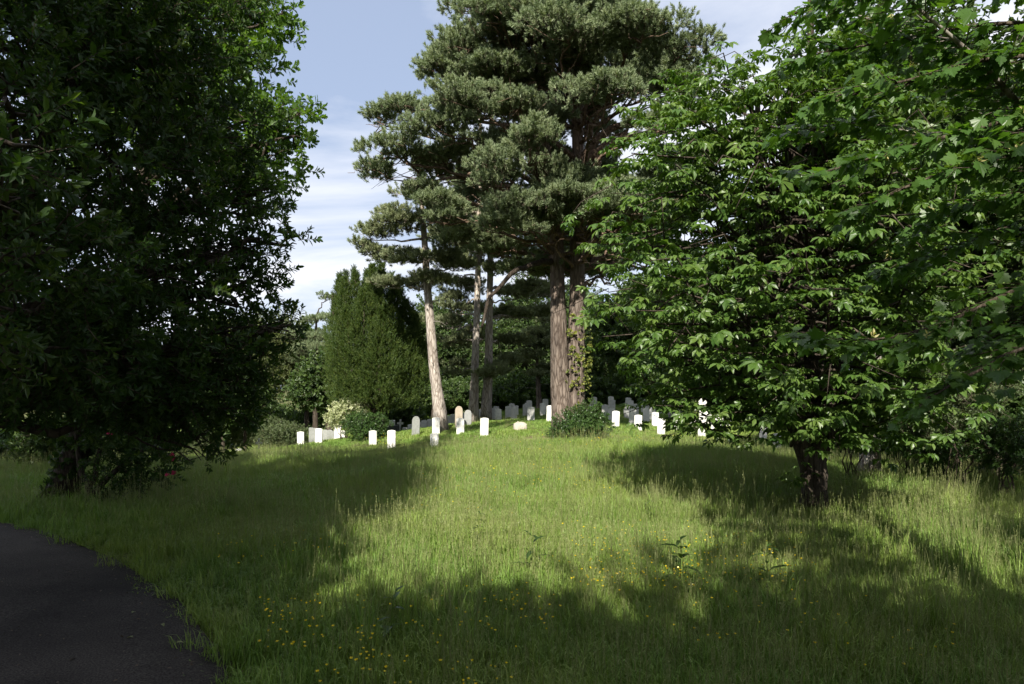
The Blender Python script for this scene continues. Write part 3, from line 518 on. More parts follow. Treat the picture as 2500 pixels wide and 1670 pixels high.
limb_px([(1430, 480, .2), (1450, 430, -.6), (1462, 380, -.8), (1470, 350, -.9)], Yp, .20, .13, M['bark_limb'], t, base)
limb_px([(1350, 440, .2), (1300, 410, -.6), (1250, 405, -1.2), (1200, 410, -2), (1140, 425, -2.4)], Yp, .17, .06, M['bark_limb'], t, base)
limb_px([(1415, 330, .2), (1400, 270, 0), (1400, 200, 0), (1420, 130, .2)], Yp, .2, .12, M['bark_limb'], t, base)
qd = limb_px([(1345, 637, 0), (1310, 642, -1), (1260, 662, -2), (1215, 705, -2.4), (1190, 745, -2.6), (1178, 800, -2.6)], Yp, .15, .05, M['bark'], t, base)

# ------------------------------------------------------------------ slimmer pines
def slim_pine(seed, label, trunk_px, Y, r, bark, padspec, per=190, mat='pine_b', name='pine_tree', dead=6):
    rng = RS(seed); q = smoothline([P(x, y, Y) for x, y in trunk_px], 26); b = q[0].copy(); b[2] = h1(b[0], b[1])-.05; q[0] = b; t = thing(name, label, 'pine tree', b, 'pines on the mound'); k = np.linspace(0, 1, 26)
    a = Acc(); a.add(*tube(q-b, r*(1-.72*k)*(1+.45*np.exp(-k*22)), 14, True, .03, rng)); link('trunk', a.mesh('trunk', bark), t); pads = []
    for (x, y, dy, rx, rz) in padspec: pads.append((P(x, y, Y)+np.array([0, dy, 0]), (rx, rx, rz)))
    if pads:
        pt, dr = pine_pads(rng, pads, per); scatter('crown', PR[mat], pt, frames(dr, rng), .95+.7*rng.rand(len(pt)), rng, t)
    for (c, rr) in pads:
        a = Acc(); zz = c[2]-.1*np.linalg.norm(c[:2]-b[:2]); kk = int(np.clip(np.argmin(np.abs(q[:, 2]-zz)), 3, 25)); l = branch(a, q[kk]-b, c-np.array([0, 0, .2])-b, .05+.008*np.linalg.norm(c-q[kk]), .02, rng, up=.05, n=9, seg=5, wob=.1)
        for j in range(6): branch(a, l[int(rng.randint(4, 9))], c-b+norm(rng.randn(3))*np.asarray(rr)*np.array([.85, .85, .4]), .02, .006, rng, up=.08, n=5, seg=3, wob=.15)
        link('limb', a.mesh('limb', bark), t)
    for j in range(dead):
        kk = rng.randint(5, 16); an = rng.rand()*2*PI; a = Acc(); L = rng.uniform(.4, 1.4); branch(a, q[kk]-b, q[kk]-b+np.array([math.cos(an)*L, math.sin(an)*L*.6, rng.uniform(-.2, .2)]), .035, .008, rng, n=5, seg=4, wob=.1); link('dead_stub', a.mesh('dead_stub', M['bark_grey']), t)
    return t, q, b
slim_pine(31, 'pale leaning pine with a bare bright trunk beside the dark yew', [(1076, 1022), (1068, 960), (1058, 880), (1050, 780), (1042, 680), (1036, 580), (1028, 480), (1020, 380)], 36, .31, M['bark_pale'],
    [(920, 575, 0, 1.1, .5), (985, 560, -.8, 1.4, .55), (1060, 545, -1, 1.4, .6), (930, 625, .3, 1.1, .45), (1000, 640, -1, 1.3, .5), (1080, 625, .5, 1.4, .5), (960, 520, .5, 1.2, .5), (1010, 470, 0, 1.5, .6), (1090, 480, .6, 1.3, .6), (1120, 570, 0, 1.1, .5), (1000, 690, .8, 1.2, .5), (1060, 690, -.9, 1.2, .45), (950, 690, .5, 1.1, .5), (890, 600, .4, .8, .35), (1130, 650, .3, 1.1, .4)], per=430)
slim_pine(32, 'left one of the pair of pale pine trunks on the crest', [(1155, 1015), (1158, 960), (1160, 880), (1163, 800), (1166, 700), (1168, 600), (1170, 500), (1172, 380), (1172, 240)], 44, .27, M['bark_pale'],
    [(1130, 640, 1, 1.4, .55), (1090, 680, 1, 1.3, .5), (1150, 520, 1, 1.5, .6), (1200, 470, 1, 1.6, .7), (1120, 430, 2, 1.6, .7), (1110, 760, .8, 1.3, .6), (1090, 830, 1.2, 1.4, .7), (1120, 900, 1.5, 1.3, .6), (1105, 720, 2, 1.3, .6), (1080, 560, 2, 1.6, .7), (1120, 590, 2.5, 1.6, .7), (1180, 590, 2, 1.6, .7), (1100, 500, 2, 1.6, .7), (1170, 450, 2.5, 1.7, .8), (1130, 690, 3, 1.5, .6), (1070, 780, 3, 1.5, .7), (1140, 820, 3, 1.6, .7), (1150, 605, -1.6, 1.5, .7), (1195, 625, -1.8, 1.4, .7), (1235, 600, -1.6, 1.5, .7), (1175, 560, -1.8, 1.5, .8), (1120, 640, -1.5, 1.3, .6)], per=430)
slim_pine(33, 'right one of the pair of pale pine trunks on the crest', [(1186, 1015), (1190, 960), (1193, 880), (1194, 800), (1196, 700), (1198, 600), (1198, 500), (1200, 380), (1200, 250)], 44.6, .30, M['bark_pale'],
    [(1225, 665, -1, 1.5, .6), (1280, 650, -.5, 1.4, .55), (1260, 720, .5, 1.5, .55), (1310, 690, 1, 1.3, .5), (1250, 600, .5, 1.5, .6), (1230, 540, 1, 1.5, .7), (1270, 770, 1, 1.2, .5), (1210, 910, -.8, 1.1, .55), (1240, 880, .6, 1.2, .6), (1180, 920, -.8, .8, .35), (1330, 620, 1.5, 1.4, .6), (1300, 560, 2, 1.7, .8), (1240, 480, 2, 1.7, .8), (1340, 540, 2.5, 1.7, .8), (1320, 760, 2.5, 1.6, .7), (1220, 760, 3, 1.6, .7), (1350, 700, 3, 1.6, .7), (1230, 830, 3, 1.5, .7), (1160, 740, 3, 1.4, .6)], per=430)
slim_pine(34, 'small young pine with a pale bushy crown left of the big pine', [(1317, 1000), (1315, 960), (1312, 900), (1310, 840)], 52, .24, M['bark_pine'],
    [(1310, 815, 0, 1.6, .7), (1275, 840, 0, 1.2, .6), (1335, 845, -.5, 1.3, .6), (1300, 870, -.5, 1.4, .6), (1265, 885, .5, 1.0, .5), (1340, 900, 0, 1.1, .5), (1315, 920, -.4, 1.1, .4), (1330, 780, .4, 1.1, .5)], per=480, dead=2)

# ------------------------------------------------------------------ generic broad-leaved tree
def leafy_tree(seed, name, label, base_xy, blobs, trunk_r, kind, per, sc=(.9, 1.5), bark='bark', group=None, cat='tree', twigs=5, shell=.55, upb=.3, fork=.35, lean=None, drop=None, limbs=True, zbase=None):
    rng = RS(seed); b = np.array([base_xy[0], base_xy[1], (h1(*base_xy) if zbase is None else zbase)-.06]); t = thing(name, label, cat, b, group)
    cs = np.array([c for c, r in blobs]); ctr = cs.mean(0); top = cs[:, 2].max(); zf = b[2]+(top-b[2])*fork; tp = np.array([b[0]+(ctr[0]-b[0])*.35, b[1]+(ctr[1]-b[1])*.35, zf]); tt = np.array([b[0]+(ctr[0]-b[0])*.9, b[1]+(ctr[1]-b[1])*.9, top])
    q = smoothline([b, (b*.6+tp*.4)+np.r_[rng.randn(2)*.05, 0], tp, (tp+tt)/2+np.r_[rng.randn(2)*.15, 0], tt], 18); k = np.linspace(0, 1, 18)
    a = Acc(); a.add(*tube(q-b, trunk_r*(1-.85*k)*(1+.5*np.exp(-k*20)), 12, True, .035, rng)); link('trunk', a.mesh('trunk', M[bark]), t)
    if limbs:
        for (c, r) in blobs:
            a = Acc(); zz = min(c[2]-.3*np.linalg.norm(np.asarray(c)[:2]-b[:2]), top); kk = int(np.clip(np.argmin(np.abs(q[:, 2]-zz)), 5, 17)); l = branch(a, q[kk]-b, np.asarray(c)-b, .03+.018*np.linalg.norm(c-q[kk]), .025, rng, up=.08, n=9, seg=6, wob=.06)
            for j in range(twigs): branch(a, l[int(rng.randint(4, 9))], np.asarray(c)-b+norm(rng.randn(3))*np.asarray(r)*.85, .022, .006, rng, up=.06, n=6, seg=4, wob=.1)
            link('limb', a.mesh('limb', M[bark]), t)
    pt, dr = blob_cloud(rng, blobs, per, shell, upb)
    if drop is not None: m = drop(pt); pt = pt[m]; dr = dr[m]
    ok = pt[:, 2] > H(pt[:, 0], pt[:, 1])+.05; pt = pt[ok]; dr = dr[ok]
    scatter('crown', PR[kind], pt, frames(dr, rng), rng.uniform(sc[0], sc[1], len(pt)), rng, t); return t, q, b, pt

# ------------------------------------------------------------------ yew clump of upright spires
rng = RS(41); Yy = 40.; b = np.array([PX(905, Yy), Yy, 0]); b[2] = h1(b[0], b[1]); t = thing('yew_tree', 'dark upright yew with many pointed spires left of the pale leaning pine', 'yew tree', b)
PT = []; DR = []
spires = [(830, 672, 985, 26, 0), (850, 690, 990, 30, -1.0), (872, 668, 1000, 30, -.4), (892, 660, 1000, 30, .4), (915, 655, 1000, 34, -.6), (940, 672, 1010, 36, -1.1), (965, 700, 1005, 36, -.5), (992, 735, 1000, 34, 0), (1015, 770, 985, 26, .4), (818, 725, 960, 20, .2), (900, 720, 985, 40, -1.6), (950, 760, 985, 44, -1.7), (860, 760, 985, 36, -1.5), (1025, 830, 960, 18, .3), (930, 640, 900, 16, .5), (880, 690, 900, 30, 1.2), (960, 690, 950, 40, 1.2), (842, 664, 940, 15, .3), (862, 655, 940, 14, .2), (905, 648, 940, 14, .3), (925, 640, 940, 13, -.1), (955, 668, 940, 15, .2), (980, 705, 940, 16, .1), (1005, 745, 940, 16, .2), (822, 690, 940, 13, .1)]
for (x, y0, y1, rp, dy) in spires:
    top = P(x, y0, Yy)+np.array([0, dy, 0]); bot = P(x+rng.randn()*3, y1, Yy)+np.array([0, dy, 0]); Hh = top[2]-bot[2]; R0 = rp/F*Yy*1.12; N = int(2*PI*R0*Hh*44); k = rng.rand(N)**.85; an = rng.rand(N)*2*PI
    rr = R0*np.minimum(1, (1-k)*2.1)**.9*(.62+.38*np.minimum(1, k*5+.25))*(1+.30*np.sin(k*24+an*2)+.12*np.sin(an*5+k*9))*(1-.35*rng.rand(N)**2); hol = np.sin(x*1.3+an*3+k*5)*np.sin(k*13+x*.7+2*an)+.5*np.sin(k*31+an*7+x); rr = rr*np.where(hol < -.25, .62, 1.0); PT.append(np.stack([bot[0]+(top[0]-bot[0])*k+rr*np.cos(an), bot[1]+rr*np.sin(an), bot[2]+Hh*k], 1)); DR.append(np.stack([np.cos(an)*.7, np.sin(an)*.7, np.full(N, 1.)], 1)+rng.randn(N, 3)*.22)
    a = Acc(); branch(a, (rng.randn()*.25, rng.randn()*.2, 0), top-b-np.array([0, 0, .5]), .14, .03, rng, up=.02, n=9, seg=6); link('trunk', a.mesh('trunk', M['bark']), t)
pt = np.concatenate(PT); dr = norm(np.concatenate(DR)); scatter('crown', PR['yew'], pt, frames(dr, rng), rng.uniform(.7, 1.15, len(pt)), rng, t)

# ------------------------------------------------------------------ left: shaded evergreen oak close by, tall oak behind it, rhododendron
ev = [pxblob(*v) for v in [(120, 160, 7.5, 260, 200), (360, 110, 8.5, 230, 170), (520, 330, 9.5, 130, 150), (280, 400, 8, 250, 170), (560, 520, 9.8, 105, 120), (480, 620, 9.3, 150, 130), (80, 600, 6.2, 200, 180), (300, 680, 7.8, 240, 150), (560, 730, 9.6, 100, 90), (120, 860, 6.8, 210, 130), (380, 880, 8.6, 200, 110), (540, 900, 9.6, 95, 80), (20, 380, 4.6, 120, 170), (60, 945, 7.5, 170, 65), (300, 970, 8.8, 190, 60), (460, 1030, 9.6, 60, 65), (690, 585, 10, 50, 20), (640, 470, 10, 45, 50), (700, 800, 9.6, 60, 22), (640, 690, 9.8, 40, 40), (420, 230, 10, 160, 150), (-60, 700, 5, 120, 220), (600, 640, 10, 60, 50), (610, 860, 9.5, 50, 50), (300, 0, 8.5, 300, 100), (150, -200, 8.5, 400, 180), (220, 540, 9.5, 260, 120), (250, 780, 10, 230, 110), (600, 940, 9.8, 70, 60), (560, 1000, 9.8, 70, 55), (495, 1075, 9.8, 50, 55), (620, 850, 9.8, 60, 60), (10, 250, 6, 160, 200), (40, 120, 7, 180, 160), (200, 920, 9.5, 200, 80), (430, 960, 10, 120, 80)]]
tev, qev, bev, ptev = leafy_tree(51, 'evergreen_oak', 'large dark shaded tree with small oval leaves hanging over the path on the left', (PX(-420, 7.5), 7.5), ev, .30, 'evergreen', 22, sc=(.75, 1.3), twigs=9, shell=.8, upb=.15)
ok_ = [pxblob(*v) for v in [(500, 30, 14.5, 130, 110), (620, 60, 14, 90, 90), (600, 190, 14, 90, 80), (690, 30, 14, 30, 25), (560, 320, 14.2, 100, 90), (640, 400, 14, 90, 60), (700, 290, 13.6, 60, 35), (745, 275, 13.5, 32, 22), (725, 350, 13.5, 45, 22), (640, 290, 13.8, 60, 40), (610, 450, 14, 90, 50), (400, -60, 15, 160, 120), (560, -150, 14.5, 170, 120), (250, -180, 14, 160, 120), (480, -330, 15, 110, 70), (620, -520, 15.5, 130, 70), (780, -600, 15.5, 130, 70), (950, -640, 16, 120, 60), (350, 300, 15, 180, 160), (200, 100, 14, 200, 180), (630, 15, 14.3, 60, 50)]]
tok, qok, bok, _ = leafy_tree(52, 'oak_tree', 'tall oak with an ivy-clad trunk and lobed leaves against the sky, upper left', (PX(140, 15), 15.), ok_, .24, 'oak', 15, sc=(.9, 1.5), twigs=5, shell=.7, upb=.25, fork=.22)
# ivy round the oak trunk
rng = RS(53); PT = []; DR = []
for k in range(420):
    i = rng.uniform(0, 6); z0 = qok[int(i)]*(1-i % 1)+qok[int(i)+1]*(i % 1); an = rng.rand()*2*PI; d = np.array([math.cos(an), math.sin(an), .1]); PT.append(z0+d*(.23-.012*i+.05*rng.rand())); DR.append(d+rng.randn(3)*.3)
it = thing('ivy', 'dark ivy clothing the trunk of the shaded oak by the path', 'ivy', bok); scatter('foliage', PR['ivy_dark'], np.array(PT), frames(norm(np.array(DR)), rng), rng.uniform(.8, 1.4, len(PT)), rng, it)
# rhododendron with a forked stem
rb = ground_at(228, 1240); rng = RS(54); t = thing('rhododendron', 'shaded rhododendron with a forked stem and pink flowers left of the meadow', 'rhododendron', rb)
a = Acc(); Y = rb[1]; q = [P(x, y, Y) for x, y in [(228, 1245), (224, 1210), (215, 1180)]]; a.add(*tube(smoothline(q, 8)-rb, np.linspace(.10, .075, 8), 8, True)); link('stem', a.mesh('stem', M['bark']), t)
for pts in ([(215, 1182), (200, 1160), (192, 1120), (185, 1060)], [(215, 1182), (230, 1170), (236, 1130), (250, 1070)], [(222, 1215), (260, 1170), (320, 1120), (380, 1080)]):
    a = Acc(); q = smoothline([P(x, y, Y) for x, y in pts], 12); a.add(*tube(q-rb, np.linspace(.07, .035, 12), 7)); link('stem', a.mesh('stem', M['bark']), t)
rbl = [pxblob(*v) for v in [(310, 1080, Y, 75, 60), (370, 1090, Y, 70, 65), (330, 1145, Y, 75, 45), (290, 1020, Y+.4, 90, 50), (390, 1020, Y, 70, 60), (290, 1185, Y-.2, 45, 30)]]
pt, dr = blob_cloud(rng, rbl, 20, .6, .25); okm = pt[:, 2] > H(pt[:, 0], pt[:, 1])+.1; scatter('foliage', PR['evergreen'], pt[okm], frames(dr[okm], rng), rng.uniform(.9, 1.5, okm.sum()), rng, t)
fl = np.array([P(x, y, Y-.55) for x, y in [(422, 1108), (428, 1122), (418, 1095), (425, 1150), (398, 912), (385, 905), (404, 918), (330, 1040), (270, 1062), (410, 1160)]]); scatter('flower_truss', PR['truss'], fl, frames(norm(rng.randn(len(fl), 3)+np.array([0, -.6, .4])), rng), rng.uniform(.7, 1.1, len(fl)), rng, t)

# ------------------------------------------------------------------ horse chestnut
rng = RS(61); cb = ground_at(1985, 1268); Yc = cb[1]; t = thing('chestnut_tree', 'horse chestnut with drooping fingered leaves and a short dark trunk on the right', 'chestnut tree', cb); CH = t
a = Acc(); q0 = smoothline([cb-np.array([0, 0, .1]), P(1988, 1200, Yc), P(1985, 1150, Yc), P(1982, 1090, Yc)], 12); a.add(*tube(q0-cb, np.array([.33, .29, .265, .25, .245, .24, .24, .245, .25, .25, .24, .2]), 18, True, .05, rng)); link('trunk', a.mesh('trunk', M['bark']), t)
stems = []
for pts in ([(1978, 1150, 0), (1955, 1080, -.1), (1935, 1020, -.2), (1905, 900, -.1), (1870, 700, 0), (1850, 450, .2), (1850, 250, .3)], [(1988, 1150, 0), (2008, 1080, -.1), (2028, 1020, -.1), (2040, 880, 0), (2030, 700, .2), (2000, 450, .3), (1980, 150, .4), (1980, -60, .5)], [(1985, 1130, .1), (1985, 1000, .3), (1975, 800, .5), (1940, 500, .6), (1930, 200, .6)]):
    q = smoothline([P(x, y, Yc+d) for x, y, d in pts], 24); stems.append(q); a = Acc(); a.add(*tube(q-cb, np.linspace(.17, .05, 24), 10, True, .03, rng)); link('stem', a.mesh('stem', M['bark']), t)
zz_ = np.array([.45, .7, 1.05, 1.67, 2.2, 3.1, 4.35, 5.2, 5.9, 6.7, 7.4, 8.2]); rr_ = np.array([1.2, 1.9, 2.7, 3.45, 3.75, 4.05, 3.75, 3.4, 2.9, 2.2, 1.5, .7])
CS = Yc/11.7; rr_ = rr_*CS; zz_ = EYE+(zz_-EYE)*CS; LP = []; LY = []; LU = []
nb = 215
for i in range(nb):
    z = EYE+(.75+6.2*((i+.5)/nb)**.95-EYE)*CS; an = i*2.39996+rng.randn()*.2; ca, sa = math.cos(an), math.sin(an); side = 1.0 if ca < 0 else .62; R = np.interp(z, zz_, rr_)*(side*ca*ca+.88*sa*sa)*rng.uniform(.82, 1.04)
    ax = P(1960, 900, Yc)[0]-.35*np.clip((z-1)/5, 0, 1); tip = np.array([ax+ca*R, Yc+sa*R, z]); sq = stems[i % 3]; k = int(np.clip(np.argmin(np.abs(sq[:, 2]-(z-.15*R-.2))), 3, 23)); a = Acc(); l = branch(a, sq[k]-cb, tip-cb, .016+.006*R, .005, rng, up=.05+.22*rng.rand(), n=10, seg=5, wob=.12)+cb
    link('limb', a.mesh('limb', M['bark']), t); a = None
    for s_ in np.arange(.38, 1.001, .105):
        p = l[min(int(s_*9), 8)]+(l[min(int(s_*9)+1, 9)]-l[min(int(s_*9), 8)])*((s_*9) % 1); od = norm(l[-1]-l[-3]); sidev = norm(np.cross(od, [0, 0, 1]))
        offs = [0] if s_ > .95 else [-1, 1]
        for sg in offs:
            Ls = (.25+.55*rng.rand())*(1.1-.5*s_) if sg else 0; tp = p+sidev*sg*Ls+od*Ls*.5+np.array([0, 0, -.06*Ls+rng.randn()*.13]); d = norm(tp-p) if sg else od
            for j, aa in enumerate([0, .95, -.95, 1.9, -1.9]):
                if rng.rand() < .12: continue
                aa = aa+rng.randn()*.2; dd = d*math.cos(aa)+norm(np.cross([0, 0, 1], d))*math.sin(aa); dd = norm(dd*np.array([1, 1, .4])+np.array([0, 0, -.12+rng.randn()*.14])); LP.append(tp-d*.05*j/2*.6); LY.append(dd); LU.append(norm(np.array([0, -.35, 1])+rng.randn(3)*.38+dd*.1))
for (x, y, d, m) in [(1940, 1165, -.35, 7), (1955, 1150, -.3, 4), (1965, 1040, -.4, 8), (2060, 1070, -.5, 8), (2105, 1090, -.6, 7), (1880, 960, -2.5, 6)]:
    p = P(x, y, Yc+d)
    for j in range(m): aa = rng.rand()*2*PI; dd = norm(np.array([math.cos(aa), math.sin(aa), -.15])); LP.append(p+rng.randn(3)*.08); LY.append(dd); LU.append(norm(np.array([0, -.2, 1])+rng.randn(3)*.2))
LP = np.array(LP); LY = np.array(LY); LU = np.array(LU); ok = LP[:, 2] > H(LP[:, 0], LP[:, 1])+.35; LP, LY, LU = LP[ok], LY[ok], LU[ok]
def leaves_out(parent, bpos, LP, LY, LU, protos, sc, rng, name_rest, mats, most=300, inview=None):
    R = yframes(LY, LU); order = np.argsort(LP[:, 1]+(np.abs(LP[:, 0]/LP[:, 1]) > .74)*100+((LP[:, 2]-EYE)/LP[:, 1] > .56)*100); near = order[:most]; rest = order[most:]; e = eul(R)
    for i in near:
        o = link('leaf', protos[int(rng.randint(len(protos)))].data, parent, LP[i]-bpos, tuple(float(v) for v in e[i])); o.scale = (float(sc[i]),)*3
    tag(scatter(name_rest, protos, LP[rest], R[rest], sc[rest], rng, parent), kind='stuff')
leaves_out(t, cb, LP, LY, LU, PR['chestnut'], np.clip(.78+.2*rng.randn(len(LP)), .38, 1.2), rng, 'crown', None)

# ------------------------------------------------------------------ sycamore branches reaching in from the right
rng = RS(71); sb = np.array([5.1, 5.4, 0.]); sb[2] = h1(sb[0], sb[1])-.05; t = thing('sycamore_tree', 'near sycamore with broad lobed leaves reaching in from the right edge', 'sycamore tree', sb)
a = Acc(); q = smoothline([sb, sb+np.array([.05, .1, 1.5]), sb+np.array([.0, .2, 4]), sb+np.array([.1, .3, 7]), sb+np.array([0, .4, 10])], 18); a.add(*tube(q-sb, np.linspace(.26, .1, 18), 12, True, .03, rng)); link('trunk', a.mesh('trunk', M['bark_grey']), t)
lim = [[(2620, 420, 5.5), (2500, 270, 5.3), (2390, 150, 5.1), (2230, 10, 4.9), (2120, -90, 4.8)], [(2620, 380, 6), (2450, 230, 6), (2250, 100, 6.2), (2020, 10, 6.3)], [(2650, 260, 5), (2500, 285, 5), (2250, 350, 5), (1980, 430, 5)],
       [(2650, 320, 6), (2480, 310, 6), (2280, 330, 6.2), (2100, 300, 6.4), (1950, 320, 6.6)], [(2650, 350, 4.5), (2500, 375, 4.6), (2280, 430, 4.8), (2100, 510, 5)], [(2700, 650, 5), (2500, 700, 5), (2300, 790, 5), (2120, 830, 5.1), (1970, 815, 5.2)], [(2700, 600, 5.5), (2500, 560, 5.5), (2330, 600, 5.6), (2180, 660, 5.8)],
       [(2700, 800, 4.6), (2500, 850, 4.6), (2380, 910, 4.6), (2260, 975, 4.7)], [(2700, 60, 5.5), (2400, 60, 5.6), (2150, 105, 5.8), (1990, 130, 6)], [(2700, 450, 5), (2450, 480, 5.2), (2260, 550, 5.4)], [(2700, -80, 5.6), (2300, -60, 5.5), (2090, -20, 5.4), (1960, 20, 5.4)], [(2700, 150, 5), (2450, 140, 5), (2200, 200, 5), (2020, 240, 5.1)], [(2700, 750, 5.4), (2520, 780, 5.4), (2380, 850, 5.5)], [(2700, -200, 5), (2400, -160, 4.8), (2150, -120, 4.8)]]
LP = []; LY = []; LU = []; KEY = []
for li, pts in enumerate(lim):
    q = smoothline([P(*p) for p in pts], 26); k = int(np.clip(np.argmin(np.abs(np.linspace(sb[2], sb[2]+10, 18)-(q[0][2]-.4))), 0, 17)); z0 = np.array([sb[0], sb[1]+.1, q[0][2]-.25]); q = np.concatenate([[z0], q]); L = np.linalg.norm(np.diff(q, axis=0), axis=1).sum(); r0 = .035 if li in (0, 1) else .022
    a = Acc(); a.add(*tube(q-sb, np.linspace(r0, .005, 27), 7)); d = np.r_[0, np.cumsum(np.linalg.norm(np.diff(q, axis=0), axis=1))]
    for s_ in np.arange(.35, L, .043):
        i = min(np.searchsorted(d, s_), 26); p = q[i]; ax = norm(q[i]-q[i-1]); sd = norm(np.cross(ax, [0, 0, 1])); sg = rng.choice([-1, 1]); TL = rng.uniform(.18, .62)*(1.15-.5*s_/L); e = p+ax*TL*.75+sd*sg*TL*.75+np.array([0, 0, rng.uniform(-.28, .16)*TL]); tw = branch(a, p-sb, e-sb, .006, .002, rng, up=.05, n=5, seg=3, wob=.05)+sb
        for u in (.45, .7, .85, 1.):
            pp = tw[min(4, int(u*4))]
            for sgn in (-1, 1):
                if rng.rand() < .12: continue
                dd = norm((tw[4]-tw[2])*.8/TL+sd*sgn*.7*(1 if u < 1 else .35)+np.array([0, 0, -.25])+rng.randn(3)*.3); LP.append(pp); LY.append(dd); LU.append(norm(np.array([0, -.25, 1])+rng.randn(3)*.38))
        if rng.rand() < .05: KEY.append(e)
    link('limb', a.mesh('limb', M['bark_grey'] if li in (0, 1, 3) else M['twig']), t)
LP = np.array(LP); LY = np.array(LY); LU = np.array(LU); leaves_out(t, sb, LP, LY, LU, PR['maple'], np.clip(.6+.14*rng.randn(len(LP)), .3, .95), rng, 'crown', None)
kp = [proto('maple_key', twig_cluster(rng, lambda: leaf_shape(.045, .016), 7, .05, 1.2, stem=False), [M['keys']])]; scatter('seed_keys', kp, np.array(KEY), frames(norm(rng.randn(len(KEY), 3)-np.array([0, 0, 1])), rng), rng.uniform(.8, 1.2, len(KEY)), rng, t)

# ------------------------------------------------------------------ the wood behind: trees one by one
def ball(x, y, Y, rx, ry, n, seed, rd=None):   # a crown built of n clumps
    rng = RS(seed); out = []
    for k in range(n):
        u = norm(rng.randn(3))*rng.rand()**.4; out.append((P(x+u[0]*rx*.72, y+u[2]*ry*.72, Y)+np.array([0, u[1]*(rd or rx/F*Y)*.7, 0]), np.array([rx/F*Y*.42, rx/F*Y*.42, ry/F*Y*.34])*rng.uniform(.75, 1.25)))
    return out
wood = [ # label, kind, trunk px, depth, crown x, y, rx, ry, clumps, radius, density
 ('pale yellowish birch rising behind the left slope', 'birch_tree', 'birch', 660, 62, 665, 860, 105, 130, 16, .18, 8, 'bark_grey'),
 ('second birch, low and grey-green, at the left edge of the slope', 'birch_tree', 'birch', 560, 55, 560, 900, 110, 120, 14, .15, 8, 'bark_grey'),
 ('dark green tree between the birch and the yew', 'broadleaf_tree', 'wood', 750, 64, 760, 900, 75, 120, 14, .25, 8, 'bark'),
 ('broad-leaved tree with a dark trunk beside the yew', 'broadleaf_tree', 'wood', 812, 46, 780, 930, 70, 80, 10, .3, 10, 'bark'),
 ('dark tree behind the pale leaning pine', 'broadleaf_tree', 'wood', 1060, 66, 1050, 850, 90, 120, 14, .25, 7, 'bark'),
 ('dark tree behind the pair of pale trunks', 'broadleaf_tree', 'wood', 1180, 68, 1170, 860, 100, 130, 14, .25, 7, 'bark'),
 ('dark tree behind the small young pine', 'broadleaf_tree', 'wood', 1290, 70, 1290, 830, 100, 140, 14, .25, 7, 'bark'),
 ('dark tree behind the big pine', 'broadleaf_tree', 'wood', 1420, 66, 1410, 830, 100, 150, 14, .25, 7, 'bark'),
 ('broad-leaved tree on the crest right of the big pine', 'broadleaf_tree', 'wood', 1530, 58, 1520, 830, 110, 140, 15, .25, 8, 'bark'),
 ('tree with a pale trunk behind the right group of headstones', 'broadleaf_tree', 'wood', 1655, 56, 1660, 780, 120, 170, 16, .28, 8, 'bark_grey'),
 ('tree with a pale trunk behind the ornate monument', 'broadleaf_tree', 'wood', 1790, 52, 1790, 800, 120, 170, 16, .3, 8, 'bark_grey'),
 ('tall tree filling the gap behind the chestnut', 'broadleaf_tree', 'wood', 1960, 38, 1980, 620, 190, 280, 24, .3, 8, 'bark'),
 ('tall forked tree with pale limbs right of the chestnut', 'broadleaf_tree', 'wood', 2120, 19, 2200, 330, 250, 330, 26, .26, 10, 'bark_grey'),
 ('leafy tree at the right edge behind the sycamore leaves', 'broadleaf_tree', 'wood', 2420, 17, 2420, 500, 260, 380, 26, .25, 10, 'bark'),
 ('tree deep in the wood right of the chestnut trunk', 'broadleaf_tree', 'wood', 2230, 27, 2230, 760, 200, 220, 20, .25, 9, 'bark'),
 ('tree deep in the wood at the far right', 'broadleaf_tree', 'wood', 2520, 24, 2520, 800, 190, 230, 18, .25, 9, 'bark'),
 ('distant tree seen under the dark left canopy', 'broadleaf_tree', 'wood', 420, 50, 420, 930, 140, 110, 14, .22, 8, 'bark'),
 ('distant tree at the far left beyond the path', 'broadleaf_tree', 'wood', 180, 42, 180, 900, 200, 140, 16, .25, 8, 'bark'),
 ('tree at the left edge beyond the path', 'broadleaf_tree', 'wood', -60, 36, -40, 850, 200, 200, 16, .25, 8, 'bark'),
]
for i, (lab, nm, kind, tx, Y, cx, cyy, rx, ry, nc, r, den, bk) in enumerate(wood):
    leafy_tree(200+i, nm, lab, (PX(tx, Y), Y), ball(cx, cyy, Y, rx, ry, nc, 300+i), r, kind, den, sc=(1.3, 2.4) if Y > 30 else (1.0, 1.8), bark=bk, group='trees of the wood behind', twigs=2, shell=.8, fork=.5)
slim_pine(35, 'green pine against the sky between the birch and the yew', [(770, 1060), (770, 960), (772, 860), (772, 770)], 60, .25, M['bark'], [(770, 780, 0, 1.9, .9), (735, 820, 0, 1.7, .8), (800, 830, 0, 1.8, .9), (760, 860, -1, 1.9, .9), (790, 900, 0, 1.8, .9), (730, 890, .5, 1.5, .8), (715, 860, 1, 1.4, .8), (790, 720, 1.5, 1.0, .4)], per=330, mat='pine', dead=0)
for o in list(col.objects)[-1:]: pass
